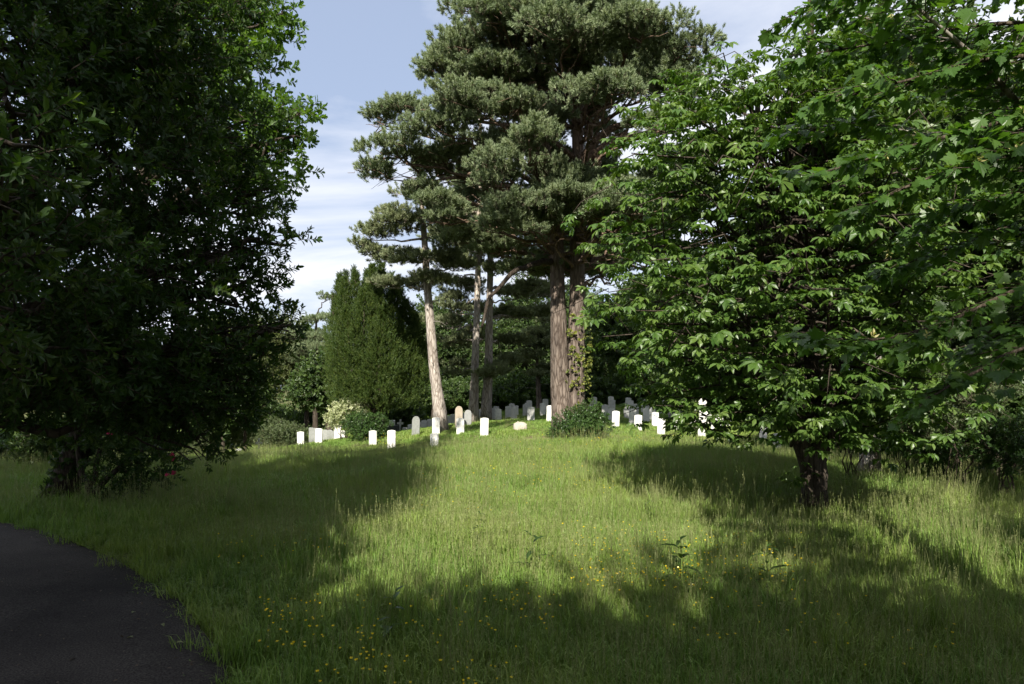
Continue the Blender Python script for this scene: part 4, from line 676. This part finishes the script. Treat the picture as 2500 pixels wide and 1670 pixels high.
for k, (tx, Y, cx, cyy, rx, ry, n_) in enumerate([(1110, 74, 1110, 860, 120, 120, 9), (1240, 78, 1240, 860, 120, 130, 9), (1370, 78, 1370, 850, 120, 130, 9), (1480, 74, 1480, 850, 130, 150, 9), (1600, 72, 1600, 800, 130, 180, 10), (1730, 70, 1730, 780, 130, 190, 10), (1860, 64, 1860, 780, 140, 200, 10), (2000, 56, 2000, 780, 150, 200, 10), (2150, 46, 2150, 780, 170, 210, 10), (2340, 40, 2340, 760, 180, 230, 10), (980, 76, 980, 930, 90, 80, 7), (880, 78, 880, 940, 90, 80, 7)]):
    leafy_tree(400+k, 'broadleaf_tree', 'dark wood tree '+['behind, between the leaning pine and the pair of pale trunks', 'behind, between the pair of pale trunks and the young pine', 'just left of the big pine stems', 'beyond the bush at the foot of the big pine', 'beyond the middle of the right group of headstones', 'beyond the ornate white monument', 'through the left half of the chestnut', 'straight behind the chestnut trunk', 'just right of the chestnut trunk', 'between the forked tree and the right edge', 'between the yew and the leaning pine', 'directly behind the yew'][k], (PX(tx, Y), Y), ball(cx, cyy, Y, rx, ry, n_, 500+k), .24, 'wood', 7, sc=(1.6, 2.8), group='dark trees deep in the wood', twigs=1, shell=.8, fork=.5)

# ------------------------------------------------------------------ bushes and undergrowth
def bush(seed, label, blobs, kind, per=22, name='bush', cat='bush', sc=(.8, 1.4), base=None, group=None, stems=7):
    rng = RS(seed); cs = np.array([c for c, r in blobs]).mean(0); b = np.array([cs[0], cs[1], h1(cs[0], cs[1])]) if base is None else base; t = thing(name, label, cat, b, group)
    for j in range(stems):
        c, r = blobs[j % len(blobs)]; a = Acc(); branch(a, np.r_[rng.randn(2)*.12, -.05], np.asarray(c)-b+rng.randn(3)*np.asarray(r)*.4, .022, .006, rng, up=.05, n=7, seg=4, wob=.1); link('stem', a.mesh('stem', M['twig']), t)
    pt, dr = blob_cloud(rng, blobs, per, .7, .3); ok = pt[:, 2] > H(pt[:, 0], pt[:, 1])+.02; pt, dr = pt[ok], dr[ok]; scatter('foliage', PR[kind], pt, frames(dr, rng), rng.uniform(*sc, len(pt)), rng, t); return t
Yb = 29.6
bush(81, 'dark leafy bush at the foot of the big pine', [pxblob(1400, 1045, Yb, 50, 34, .9), pxblob(1375, 1062, Yb, 30, 20, .6), pxblob(1440, 1050, Yb, 38, 28, .8), pxblob(1425, 1020, Yb+.4, 35, 22, .7), pxblob(1462, 1040, Yb, 24, 22, .5), pxblob(1445, 1000, Yb+.5, 14, 18, .3)], 'bush', 60)
bush(82, 'pale cream-leaved bush in front of the yew', [pxblob(828, 1012, 38.5, 22, 18, .5), pxblob(845, 998, 38.6, 26, 15, .5), pxblob(820, 1028, 38.4, 16, 10, .4), pxblob(870, 1005, 38.8, 18, 12, .4)], 'pale_bush', 60)
bush(83, 'green bramble bush right of the pale cream-leaved bush', [pxblob(890, 1045, 37.2, 42, 24, .8), pxblob(920, 1035, 37.4, 26, 22, .6), pxblob(870, 1030, 37.6, 28, 22, .6), pxblob(905, 1060, 37, 40, 14, .6)], 'bush', 55)
for k, (x, y, Y, rx, ry, kd, lab) in enumerate([(2110, 1000, 17.5, 90, 70, 'greybush', 'pale-leaved bush right of the chestnut trunk'), (2330, 960, 15.5, 130, 90, 'greybush', 'broad pale-leaved bush near the right edge'), (2460, 1080, 15, 90, 60, 'bush', 'low dark bush at the right edge of the meadow'), (2210, 1060, 18, 60, 40, 'bush', 'small bush under the trees right of the chestnut'),
      (2290, 1110, 17, 60, 28, 'bush', 'low nettles at the wood edge on the right'), (2390, 1050, 19, 110, 80, 'wood', 'dark shrub mass at the right edge under the trees'), (2490, 960, 17, 90, 120, 'wood', 'tall dark shrub at the right edge'), (2190, 1030, 23, 90, 60, 'wood', 'dark shrub behind the pale-leaved bush right of the chestnut'), (2070, 1045, 26, 60, 45, 'wood', 'dark shrub just right of the chestnut trunk'), (1010, 985, 72, 110, 40, 'wood', 'dark undergrowth behind the pale leaning pine'), (110, 1070, 22, 70, 38, 'wood', 'rounded green bush beyond the path on the left'), (20, 1075, 26, 70, 34, 'bush', 'low bush at the left edge beyond the path'), (700, 1030, 72, 80, 40, 'wood', 'dark hedge far behind the left headstones'), (560, 1035, 70, 110, 45, 'wood', 'dark hedge far behind the left saplings'), (790, 1020, 66, 60, 40, 'wood', 'dark hedge far behind the pale cream-leaved bush'), (520, 1060, 42, 90, 30, 'greybush', 'low scrub at the left end of the slope'), (690, 1062, 50, 70, 18, 'greybush', 'rough scrub behind the first headstone on the left'), (620, 1050, 54, 90, 30, 'greybush', 'scrub below the birches'),
      (980, 1015, 48, 50, 22, 'wood', 'dark shrub behind the small white cross'), (1480, 955, 54, 70, 22, 'wood', 'low bright-leaved shrub on the crest right of the big pine'), (1230, 950, 60, 160, 30, 'wood', 'dark undergrowth behind the crest of the mound'), (1620, 940, 56, 110, 34, 'wood', 'dark undergrowth behind the right group of headstones'), (1830, 960, 50, 110, 50, 'wood', 'dark undergrowth left of the chestnut trunk'), (1960, 980, 40, 130, 60, 'wood', 'dark undergrowth behind the chestnut trunk'), (300, 1060, 40, 120, 40, 'wood', 'green undergrowth seen under the left canopy')]):
    rr = RS(600+k); bl = [pxblob(x+rr.uniform(-.6, .6)*rx, y+rr.uniform(-.5, .5)*ry, Y+rr.uniform(-.5, .5), rx*.5, ry*.62) for j in range(6)]+[pxblob(x, y+ry*.3, Y, rx*.8, ry*.6)]
    bush(620+k, lab, bl, kd, 26 if Y < 30 else 16, sc=(.8, 1.4) if Y < 30 else (1.3, 2.2))
for (x0, Y, lab) in [(545, 40, 'thin dark stem of a sapling at the left end of the slope'), (598, 41, 'leaning grey sapling right of the thin dark one on the left slope')]:
    leafy_tree(640+x0, 'sapling', lab, (PX(x0, Y), Y), [pxblob(x0-10, 1000, Y, 50, 40), pxblob(x0+15, 980, Y, 40, 40), pxblob(x0, 950, Y, 50, 40)], .13, 'wood', 14, sc=(1, 1.8), twigs=3, fork=.7)
# ivy on the right stem of the big pine
rng = RS(84); PT = []; DR = []
for k in range(130):
    i = rng.uniform(2, 7.5); z0 = qR[int(i)]*(1-i % 1)+qR[int(i)+1]*(i % 1); an = rng.uniform(-PI*.75, PI*.1); d = np.array([math.cos(an), math.sin(an), .1])
    if rng.rand() > .35+.65*(z0[2] > 1.5): continue
    PT.append(z0+d*(.50+.12*rng.rand())); DR.append(d+rng.randn(3)*.35)
it = thing('ivy', 'yellow-green ivy patch climbing the right stem of the big pine', 'ivy', base); scatter('foliage', PR['ivy'], np.array(PT), frames(norm(np.array(DR)), rng), rng.uniform(.9, 1.7, len(PT)), rng, it)

# ------------------------------------------------------------------ trees behind the camera shading the foreground; outer unseen ones added to block skylight
for k, (x, y, h, w, lab) in enumerate([(-8.7, -3.5, 19, 3.9, 'tall tree behind the viewer shading the path'), (-3.0, -7.5, 10.6, 3.6, 'tree behind the viewer shading the near grass on the left'), (1.6, -7.0, 9.6, 3.4, 'tree behind the viewer shading the near grass in the middle'), (5.6, -7.5, 13.5, 3.0, 'tree behind the viewer shading the near grass on the right'), (-6.4, -8.5, 13, 3.4, 'tree behind the viewer beside the path'), (-13.5, 0, 16, 4.6, 'tall tree left of the path shading the evergreen'), (8.2, -4.0, 14.5, 3.5, 'tree behind the viewer shading the right of the meadow'), (-1, -15, 15, 6, 'broad unseen tree added well behind the viewer across the path to block skylight'), (10, -14, 16, 6, 'broad unseen tree added well behind the viewer on the right to block skylight'), (-14, -12, 20, 6, 'broad unseen tree added well behind the viewer on the left to block skylight'), (13.5, 4, 17, 4.2, 'unseen tree added outside the right edge of the view to block skylight'), (17, 12, 20, 5., 'tall unseen tree added outside the right edge beside the wood to block skylight'), (-13.5, 7, 13, 4., 'unseen tree added outside the left edge across the path to block skylight'), (-20, 12, 12, 4., 'unseen tree added outside the left edge of the view to block skylight'), (19, 20, 17, 4.6, 'tall unseen tree added at the right beyond the view to block skylight')]):
    rr = RS(700+k); bl = []
    for j in range(22):
        u = norm(rr.randn(3))*rr.rand()**.4; tp_ = 1-.4*max(0, u[2]+.2); bl.append((np.array([x+u[0]*w*.75*tp_, y+u[1]*w*.75, h*.62+u[2]*h*.33]), np.array([w*.40, w*.40, h*.12])*rr.uniform(.8, 1.2)))
    leafy_tree(720+k, 'broadleaf_tree', lab, (x, y), bl, .3, 'wood', 4.6 if k == 0 else 7, sc=(1.4, 2.2), twigs=2, shell=.8, fork=.35)

# ------------------------------------------------------------------ headstones
def slab(wd, ht, th, prof, sink=.25):    # outline in x,z extruded in y with a small chamfer
    V = []; nn = len(prof); P0 = np.array(prof); c = np.array([0, ht*.5]); inner = c+(P0-c)*np.array([1-.012/wd*2, 1-.012/ht*2])
    for (pp, y) in ((inner, -th/2), (P0, -th/2+.008), (P0, th/2-.008), (inner, th/2)): V += [(x, y, z) for x, z in pp]
    Fc = [tuple(range(nn)), tuple(range(4*nn-1, 3*nn-1, -1))]
    for r in range(3):
        for i in range(nn): j = (i+1) % nn; Fc.append((r*nn+j, r*nn+i, (r+1)*nn+i, (r+1)*nn+j))
    return V, Fc
def prof_of(style, w, h):
    b = [(-w/2, -.25), (w/2, -.25)]
    if style == 'white': t_ = np.linspace(1, -1, 11); return b+[(w/2*k, h-.038*k*k-(.0)) for k in t_]
    if style == 'round': t_ = np.linspace(0, PI, 13); return b+[(w/2, h-w*.42), (w*.44, h-w*.40)]+[(w*.44*math.cos(k), h-w*.40+w*.40*math.sin(k)) for k in t_[1:-1]]+[(-w*.44, h-w*.40), (-w/2, h-w*.42)]
    if style == 'gothic': t_ = np.linspace(0, 1, 8); R_ = [(w/2*(1-k**1.7), h-w*.62+w*.62*math.sin(k*PI/2)**.9) for k in t_]; return b+R_+[(-x, z) for x, z in R_[-2::-1]]
mesh_cache = {}
rng = RS(91)
for i, s in enumerate(S):
    gz = h1(s['X'], s['Y']); sty = s['style']; yaw = math.radians(rng.randn()*4-3); tilt = s['tilt']+rng.randn()*.02; lean = rng.randn()*.025
    grp = 'war grave headstones on the mound' if sty == 'white' else None
    if sty in ('white', 'round', 'gothic'):
        w = .38 if sty == 'white' else s['w']/F*s['Y']*1.05; h = float(np.clip(s['topz']-gz, .70, .98)) if sty == 'white' else float(np.clip(s['topz']-gz, .6, 1.15)); key = (sty, round(h, 2), round(w, 2), s['mat'])
        if key not in mesh_cache: a = Acc(); a.add(*slab(w, key[1], .085, prof_of(sty, w, key[1]))); mesh_cache[key] = a.mesh('headstone', M[s['mat']], False)
        o = link('headstone', mesh_cache[key], None, (s['X'], s['Y'], gz), (lean, tilt, yaw)); tag(o, s['label'], 'headstone', grp)
    elif sty == 'low':
        a = Acc(); a.add(*slab(.34, .34, .2, [(-.17, -.2), (.17, -.2), (.165, .26), (.12, .32), (-.1, .33), (-.16, .27)])); tag(link('grave_marker', a.mesh('grave_marker', M['white_stone'], False), None, (s['X'], s['Y'], gz+.0), (0, tilt, yaw)), s['label'], 'grave marker')
    elif sty == 'cross':
        t = thing('stone_cross', s['label'], 'cross', (s['X'], s['Y'], gz)); hh = max(.7, s['topz']-gz); w = .06
        pr = [(-.06, .1), (.06, .1), (.055, hh-.30), (.19, hh-.30), (.19, hh-.18), (.055, hh-.18), (.055, hh), (-.055, hh), (-.055, hh-.18), (-.19, hh-.18), (-.19, hh-.30), (-.055, hh-.30)]
        a = Acc(); a.add(*slab(.38, hh, .09, pr)); link('cross', a.mesh('cross', M['white_stone'], False), t, (0, 0, 0), (0, .05, .15)); a = Acc(); a.add(*slab(.5, .2, .36, [(-.26, -.2), (.26, -.2), (.24, .16), (-.24, .16)])); link('plinth', a.mesh('plinth', M['white_stone'], False), t)
    elif sty == 'pedestal':
        t = thing('pedestal_tomb', s['label'], 'tomb', (s['X'], s['Y'], gz)); top = max(.6, s['topz']-gz); a = Acc(); a.add(*slab(.8, .5, .5, [(-.42, -.2), (.42, -.2), (.4, top-.32), (-.4, top-.32)])); link('plinth', a.mesh('plinth', M['dark_stone'], False), t)
        a = Acc(); a.add(*slab(.34, .4, .3, [(-.17, top-.32), (.17, top-.32), (.17, top-.04), (.13, top), (-.13, top), (-.17, top-.04)])); link('block', a.mesh('block', M['white_stone'], False), t)
    elif sty == 'ornate':
        t = thing('ornate_monument', s['label'], 'monument', (s['X'], s['Y'], gz)); top = s['topz']-gz; a = Acc(); hb = top-.22
        a.add(*slab(.46, hb, .16, [(-.20, .25), (.20, .25), (.20, hb-.42), (.26, hb-.40), (.25, hb-.26), (.17, hb-.12), (.06, hb), (-.06, hb), (-.17, hb-.12), (-.25, hb-.26), (-.26, hb-.40), (-.20, hb-.42)])); link('headstone', a.mesh('headstone', M['white_stone'], False), t)
        a = Acc(); a.add(*tube([(0, 0, hb-.02), (0, 0, hb+.04), (0, 0, hb+.09), (0, 0, hb+.14), (0, 0, hb+.18), (0, 0, hb+.22)], [.05, .03, .055, .06, .03, .005], 10)); link('finial', a.mesh('finial', M['white_stone']), t)
        a = Acc(); a.add(*slab(.7, .3, .4, [(-.36, -.2), (.36, -.2), (.33, .27), (-.33, .27)])); link('plinth', a.mesh('plinth', M['white_stone'], False), t)
# long grey slab, boulder, distant cross
p = np.array([PX(785, 41.), 41., 0]); p[2] = h1(p[0], p[1]); t = thing('stone_slab', 'long weathered grey slab behind the left headstones', 'stone slab', p)
zt = EYE-(1044-HOR)/F*41-p[2]; rng = RS(92)
for k in range(6):
    x0 = -.72+k*.27; a = Acc(); zt_k = zt-.035*k+rng.randn()*.01; a.add(*slab(.26, zt_k, .12, [(x0, -.2), (x0+.255, -.2), (x0+.255, zt_k-.02), (x0+.2, zt_k), (x0+.05, zt_k+.01), (x0, zt_k-.01)])); link('panel', a.mesh('panel', M['rough_grey'] if 'rough_grey' in M else M['grey_stone'], False), t, (0, 0, 0), (0, 0, .12))
p = ground_at(1270, 1048); bm_ = Acc(); rng = RS(93); th = np.linspace(0, PI/2, 7); ph = np.linspace(0, 2*PI, 17)[:-1]; V = []
for a_ in th:
    for b_ in ph:
        d = np.array([math.cos(b_)*math.sin(a_), math.sin(b_)*math.sin(a_), math.cos(a_)]); d = np.sign(d)*np.abs(d)**.55; V.append(d*np.array([.33, .2, .36])*(1+.05*rng.randn()))
bm_.add(V, [(i*16+j, i*16+(j+1) % 16, (i+1)*16+(j+1) % 16, (i+1)*16+j) for i in range(6) for j in range(16)]); tag(link('boulder', bm_.mesh('boulder', M['rough_stone']), None, (p[0], p[1], p[2]-.03), (.1, .08, .1)), 'squat rough pale boulder lying in the shade left of the big pine', 'boulder')
Y = 44.; p = np.array([PX(632, Y), Y, 0]); p[2] = h1(p[0], p[1]); t = thing('stone_cross', 'distant white stone cross far down the left slope', 'cross', p); hh = max(.8, EYE-(1070-HOR)/F*Y-p[2])
pr = [(-.06, .1), (.06, .1), (.05, hh-.36), (.2, hh-.36), (.2, hh-.25), (.05, hh-.25), (.05, hh), (-.05, hh), (-.05, hh-.25), (-.2, hh-.25), (-.2, hh-.36), (-.05, hh-.36)]; a = Acc(); a.add(*slab(.4, hh, .1, pr)); link('cross', a.mesh('cross', M['white_stone'], False), t); a = Acc(); a.add(*slab(.5, .3, .4, [(-.26, -.3), (.26, -.3), (.22, .25), (-.22, .25)])); link('plinth', a.mesh('plinth', M['white_stone'], False), t)
for (x, yt, Y, lab) in [(583, 1103, 40., 'low white marker at the foot of the left saplings'), (608, 1101, 42., 'low white marker left of the distant cross')]:
    X = PX(x, Y); z = h1(X, Y); hh = max(.3, EYE-(yt-HOR)/F*Y-z); a = Acc(); a.add(*slab(.34, hh, .12, prof_of('white', .34, hh))); tag(link('grave_marker', a.mesh('grave_marker', M['grey_white'], False), None, (X, Y, z)), lab, 'grave marker')

# ------------------------------------------------------------------ meadow
rg = RS(101)
GR = [proto('grass_tuft', grass_clump(rg, 40, .27, .15), [M['grass'], M['dry']]) for k in range(4)]+[proto('grass_tuft_seeding', grass_clump(rg, 36, .30, .15, seed=3), [M['grass'], M['dry']]) for k in range(2)]
GS = [proto('short_tuft', grass_clump(rg, 40, .13, .15, w=.005, lean=.8), [M['grass'], M['dry']]) for k in range(3)]
GD = [proto('dry_tuft', grass_clump(rg, 14, .28, .16, w=.0035, seed=6), [M['dry'], M['dry']]) for k in range(3)]
GF = [proto('far_tuft', grass_clump(rg, 40, .11, .22, w=.009, lean=.7), [M['grass'], M['dry']]) for k in range(4)]
def strew(N, Y0, Y1, rng, power=1.0):    # even over the ground of a widening field of view
    Y = np.sqrt(rng.uniform(Y0**2, Y1**2, N)); X = rng.uniform(-1, 1, N)*(Y*.80+2.0); return X, Y
def field(X, Y, f, s): return .5+.25*(np.sin(X*f+s+1.7*np.sin(Y*f*.7+s))+np.sin(Y*f*1.3+2*s+1.3*np.sin(X*f*.9)))
def sow(name, protos, N, Y0, Y1, seed, smin, smax, label, keep):
    rng = RS(seed); X, Y = strew(N, Y0, Y1, rng); side, on = on_path(X, Y, .03); on = on & ~((side < .30) & (rng.rand(len(X)) < .45*np.clip(1-side/.3, 0, 1))); bare = bare_field(X, Y); k = (~on) & (rng.rand(N) > bare*.82) & keep(X, Y, side, rng); X, Y, side = X[k], Y[k], side[k]
    z = H(X, Y); up = norm(np.stack([rng.randn(len(X))*.08, rng.randn(len(X))*.08, np.ones(len(X))], 1)); s = rng.uniform(smin, smax, len(X))*(.75+.5*field(X, Y, .9, seed)); sc = np.stack([s, s, s*rng.uniform(.8, 1.25, len(X))], 1)
    o = scatter(name, protos, np.stack([X, Y, z], 1), frames(up, rng), sc, rng); tag(o, label, 'grass', kind='stuff'); return o
def tall(X, Y): return np.clip((X+3.2)/3.5, 0, 1)     # the sward is short by the path and grows tall towards the right
sow('grass', GR, 26000, 4.2, 14, 1, .75, 1.25, 'long meadow grass in the foreground', lambda X, Y, s, r: (r.rand(len(X)) < .15+.85*np.clip((-s-.4)/2.2, 0, 1)))
sow('short_grass', GS, 16000, 4.2, 17, 2, .8, 1.4, 'short grass along the path edge', lambda X, Y, s, r: (r.rand(len(X)) < np.clip(1.3-(-s)/3.2, .12, 1)))
sow('grass', GR, 26000, 13, 27, 3, .85, 1.35, 'meadow grass across the middle of the slope', lambda X, Y, s, r: Y > 0)
sow('grass', GF, 42000, 25, 56, 4, .8, 1.3, 'shorter grass on the mound among the graves', lambda X, Y, s, r: Y > 0)
sow('grass', GF, 14000, 54, 84, 5, 1.2, 2.0, 'rough grass beyond the mound', lambda X, Y, s, r: Y > 0)
sow('dry_grass', GD, 3600, 10, 30, 6, .8, 1.3, 'pale seeding grass heads in the sunny meadow', lambda X, Y, s, r: (field(X, Y, .55, 3.) > .45) & (np.abs(X) < Y*.5) & (s < -2.5))
sow('dry_grass', GD, 1000, 4.2, 10, 7, .7, 1.2, 'sparse seeding grass in the shaded foreground', lambda X, Y, s, r: (field(X, Y, 1.1, 1.) > .5) & (s < -1.2))
sow('dry_grass', GD, 3000, 24, 46, 8, .5, .8, 'pale dry grass stems on the mound', lambda X, Y, s, r: field(X, Y, .5, 2.) > .5)
GT = [proto('tall_tuft', grass_clump(rg, 26, .46, .10, w=.005, seed=5, lean=.45), [M['grass'], M['dry']]) for k in range(3)]
sow('tall_grass', GT, 5200, 5.5, 22, 9, .7, 1.2, 'taller tussocks of seeding grass scattered through the meadow', lambda X, Y, s, r: (field(X, Y, 1.3, 5.) > .66) & (s < -1.2))
sow('tall_grass', GT, 900, 12, 14.5, 10, .8, 1.3, 'fringe of tall grass before the chestnut shadow', lambda X, Y, s, r: (X > 2.2) & (X < 4.6) & (Y < 13.6))
# buttercups
a = Acc(); rng = RS(110); a.add(*tube([(0, 0, 0), (.01, .01, .2), (0, .02, .36)], [.0018, .0015, .0012], 3, False), mi=1)
for k in range(5):
    an = k*2*PI/5; c, s_ = math.cos(an), math.sin(an); V = np.array([(0, 0, 0), (-.008, .010, .006), (.008, .010, .006), (-.006, .017, .012), (.006, .017, .012)]); a.add(np.stack([V[:, 0]*c-V[:, 1]*s_, V[:, 0]*s_+V[:, 1]*c+.02, V[:, 2]+.36], 1), [(0, 2, 1), (1, 2, 4, 3)])
BC = [proto('buttercup', a, [M['yellow'], M['grass']])]
PT = []
for (x0, x1, y0, y1, N) in [(1380, 1720, 1290, 1430, 210), (1700, 1960, 1290, 1450, 80), (640, 780, 1470, 1580, 45), (780, 980, 1530, 1660, 26), (900, 1240, 1470, 1660, 60), (1150, 1350, 1420, 1520, 40), (1250, 1500, 1060, 1110, 60), (1050, 1500, 1110, 1200, 110), (900, 1300, 1180, 1260, 50), (880, 1000, 1060, 1110, 30), (1400, 1700, 1040, 1070, 30), (1500, 2300, 1460, 1640, 40), (560, 900, 1300, 1420, 30), (1780, 1960, 1340, 1420, 30)]:
    cx, cy_ = rng.uniform(x0, x1, N//3+1), rng.uniform(y0, y1, N//3+1)
    for k in range(N):
        j = rng.randint(len(cx)); x = np.clip(cx[j]+rng.randn()*(x1-x0)*.1, x0-20, x1+20); y = np.clip(cy_[j]+rng.randn()*(y1-y0)*.14, y0-10, y1+10); PT.append(ground_at(x, y, .33))
PT = np.array(PT); sd, on = on_path(PT[:, 0], PT[:, 1], .2); PT = PT[~on]; s = rng.uniform(.5, .85, len(PT))*np.clip(PT[:, 1]/12, 1, 2.)
PT[:, 2] = H(PT[:, 0], PT[:, 1]); up = norm(np.stack([rng.randn(len(PT))*.1, rng.randn(len(PT))*.1-.1, np.ones(len(PT))], 1)); sc = np.stack([s, s, np.where(PT[:, 1] > 20, .72, 1.)*rng.uniform(.8, 1.1, len(PT))], 1)
tag(scatter('buttercups', BC, PT, frames(up, rng), sc, rng), 'scattered yellow buttercups in the meadow', 'buttercups', kind='stuff')
# single weeds standing in the grass
def weed(seed, label, px, py, hgt, nl, L, Wd, name, cat, mat, spread=.9):
    rng = RS(seed); b = ground_at(px, py); t = thing(name, label, cat, b)
    a = Acc(); q = np.array([(0, 0, -.03), (rng.randn()*.03, rng.randn()*.03, hgt*.5), (rng.randn()*.06, rng.randn()*.06, hgt)]); q = smoothline(q, 9); a.add(*tube(q, np.linspace(.008, .003, 9), 5)); link('stem', a.mesh('stem', M['grass']), t)
    for k in range(nl):
        f = .15+.85*(k+.5)/nl; p = q[min(8, int(f*8))]; an = k*2.4+rng.randn()*.3; el = rng.uniform(-.1, .7); d = np.array([math.cos(an)*math.cos(el), math.sin(an)*math.cos(el), math.sin(el)]); sc = (1.25-.7*f)*rng.uniform(.8, 1.2); V, Fc = leaf_shape(L*sc, Wd*sc, .2, .3); a = Acc(); a.add(rotm(yframes(d[None], np.array([[0, 0, 1.]]))[0], V), Fc); link('leaf', a.mesh('leaf', mat), t, p)
weed(121, 'broad-leaved dock standing dark against the sunlit grass', 1665, 1462, .78, 13, .32, .12, 'dock_plant', 'dock', M['evergreen'])
weed(122, 'drooping dock at the shadow edge in mid meadow', 1300, 1430, .72, 11, .30, .09, 'dock_plant', 'dock', M['evergreen'])
weed(123, 'slim dark willowherb in the sunny grass', 1172, 1372, .78, 30, .16, .035, 'willowherb', 'weed', M['evergreen'])
weed(124, 'small upright weed left of the chestnut shadow', 1590, 1295, .8, 22, .13, .03, 'willowherb', 'weed', M['greybush'])
weed(125, 'bright leafy sapling right of the chestnut trunk', 2100, 1270, .75, 14, .10, .07, 'seedling', 'seedling', M['oak'])
weed(126, 'dock among the shaded grass at the right', 1880, 1470, .7, 12, .28, .09, 'dock_plant', 'dock', M['bush'])
weed(127, 'dock with upright leaf in the shaded foreground', 960, 1580, .6, 9, .26, .08, 'dock_plant', 'dock', M['bush'])
weed(128, 'tall nettle at the wood edge on the right', 2265, 1150, .8, 22, .13, .06, 'nettle', 'weed', M['oak'])
weed(129, 'second nettle at the wood edge farther right', 2340, 1155, .7, 20, .13, .06, 'nettle', 'weed', M['oak'])
rng = RS(131); N = 2600; i_ = rng.randint(18, 110, N); off = np.abs(rng.randn(N))*.16-.12; off = np.where(rng.rand(N) < .25, rng.uniform(0, 3., N), off); q = E[i_]+Nn[i_]*off[:, None]+rng.randn(N, 3)*.12; q[:, 2] = H(q[:, 0], q[:, 1])+np.where(off > .03, .06+.05*(1-(2*np.clip(off/3.3, 0, 1)-1)**4)+.006, .05)
lit = []
for k in range(3):
    a = Acc(); a.add(*leaf_shape(.045, .026, .3, .3)); lit.append(proto('litter_leaf', a, [M['litter']]))
tag(scatter('leaf_litter', lit, q, frames(norm(np.array([0, 0, 1.])+rng.randn(N, 3)*.25), rng)[:, :, [2, 0, 1]][:, :, [1, 2, 0]], rng.uniform(.35, 1.1, N), rng), 'brown leaf litter strewn along the path edge', 'leaf litter', kind='stuff')
# fallen leaves on the path
for k, (x, y, lab) in enumerate([(322, 1500, 'dry fallen leaf lying near the path edge'), (325, 1562, 'pale fallen leaf in the middle of the path'), (185, 1612, 'dark fallen leaf low on the path'), (395, 1527, 'light fallen leaf close to the grass edge'), (430, 1573, 'tiny pale fallen leaf right on the path')]):
    p = ground_at(x, y, .1); a = Acc(); a.add(*leaf_shape(.07, .04, .3, .25)); tag(link('fallen_leaf', a.mesh('fallen_leaf', M['dry'] if k != 2 else M['bark']), None, (p[0], p[1], p[2]+.112), (.1, .1, k*1.3)), lab, 'leaf')
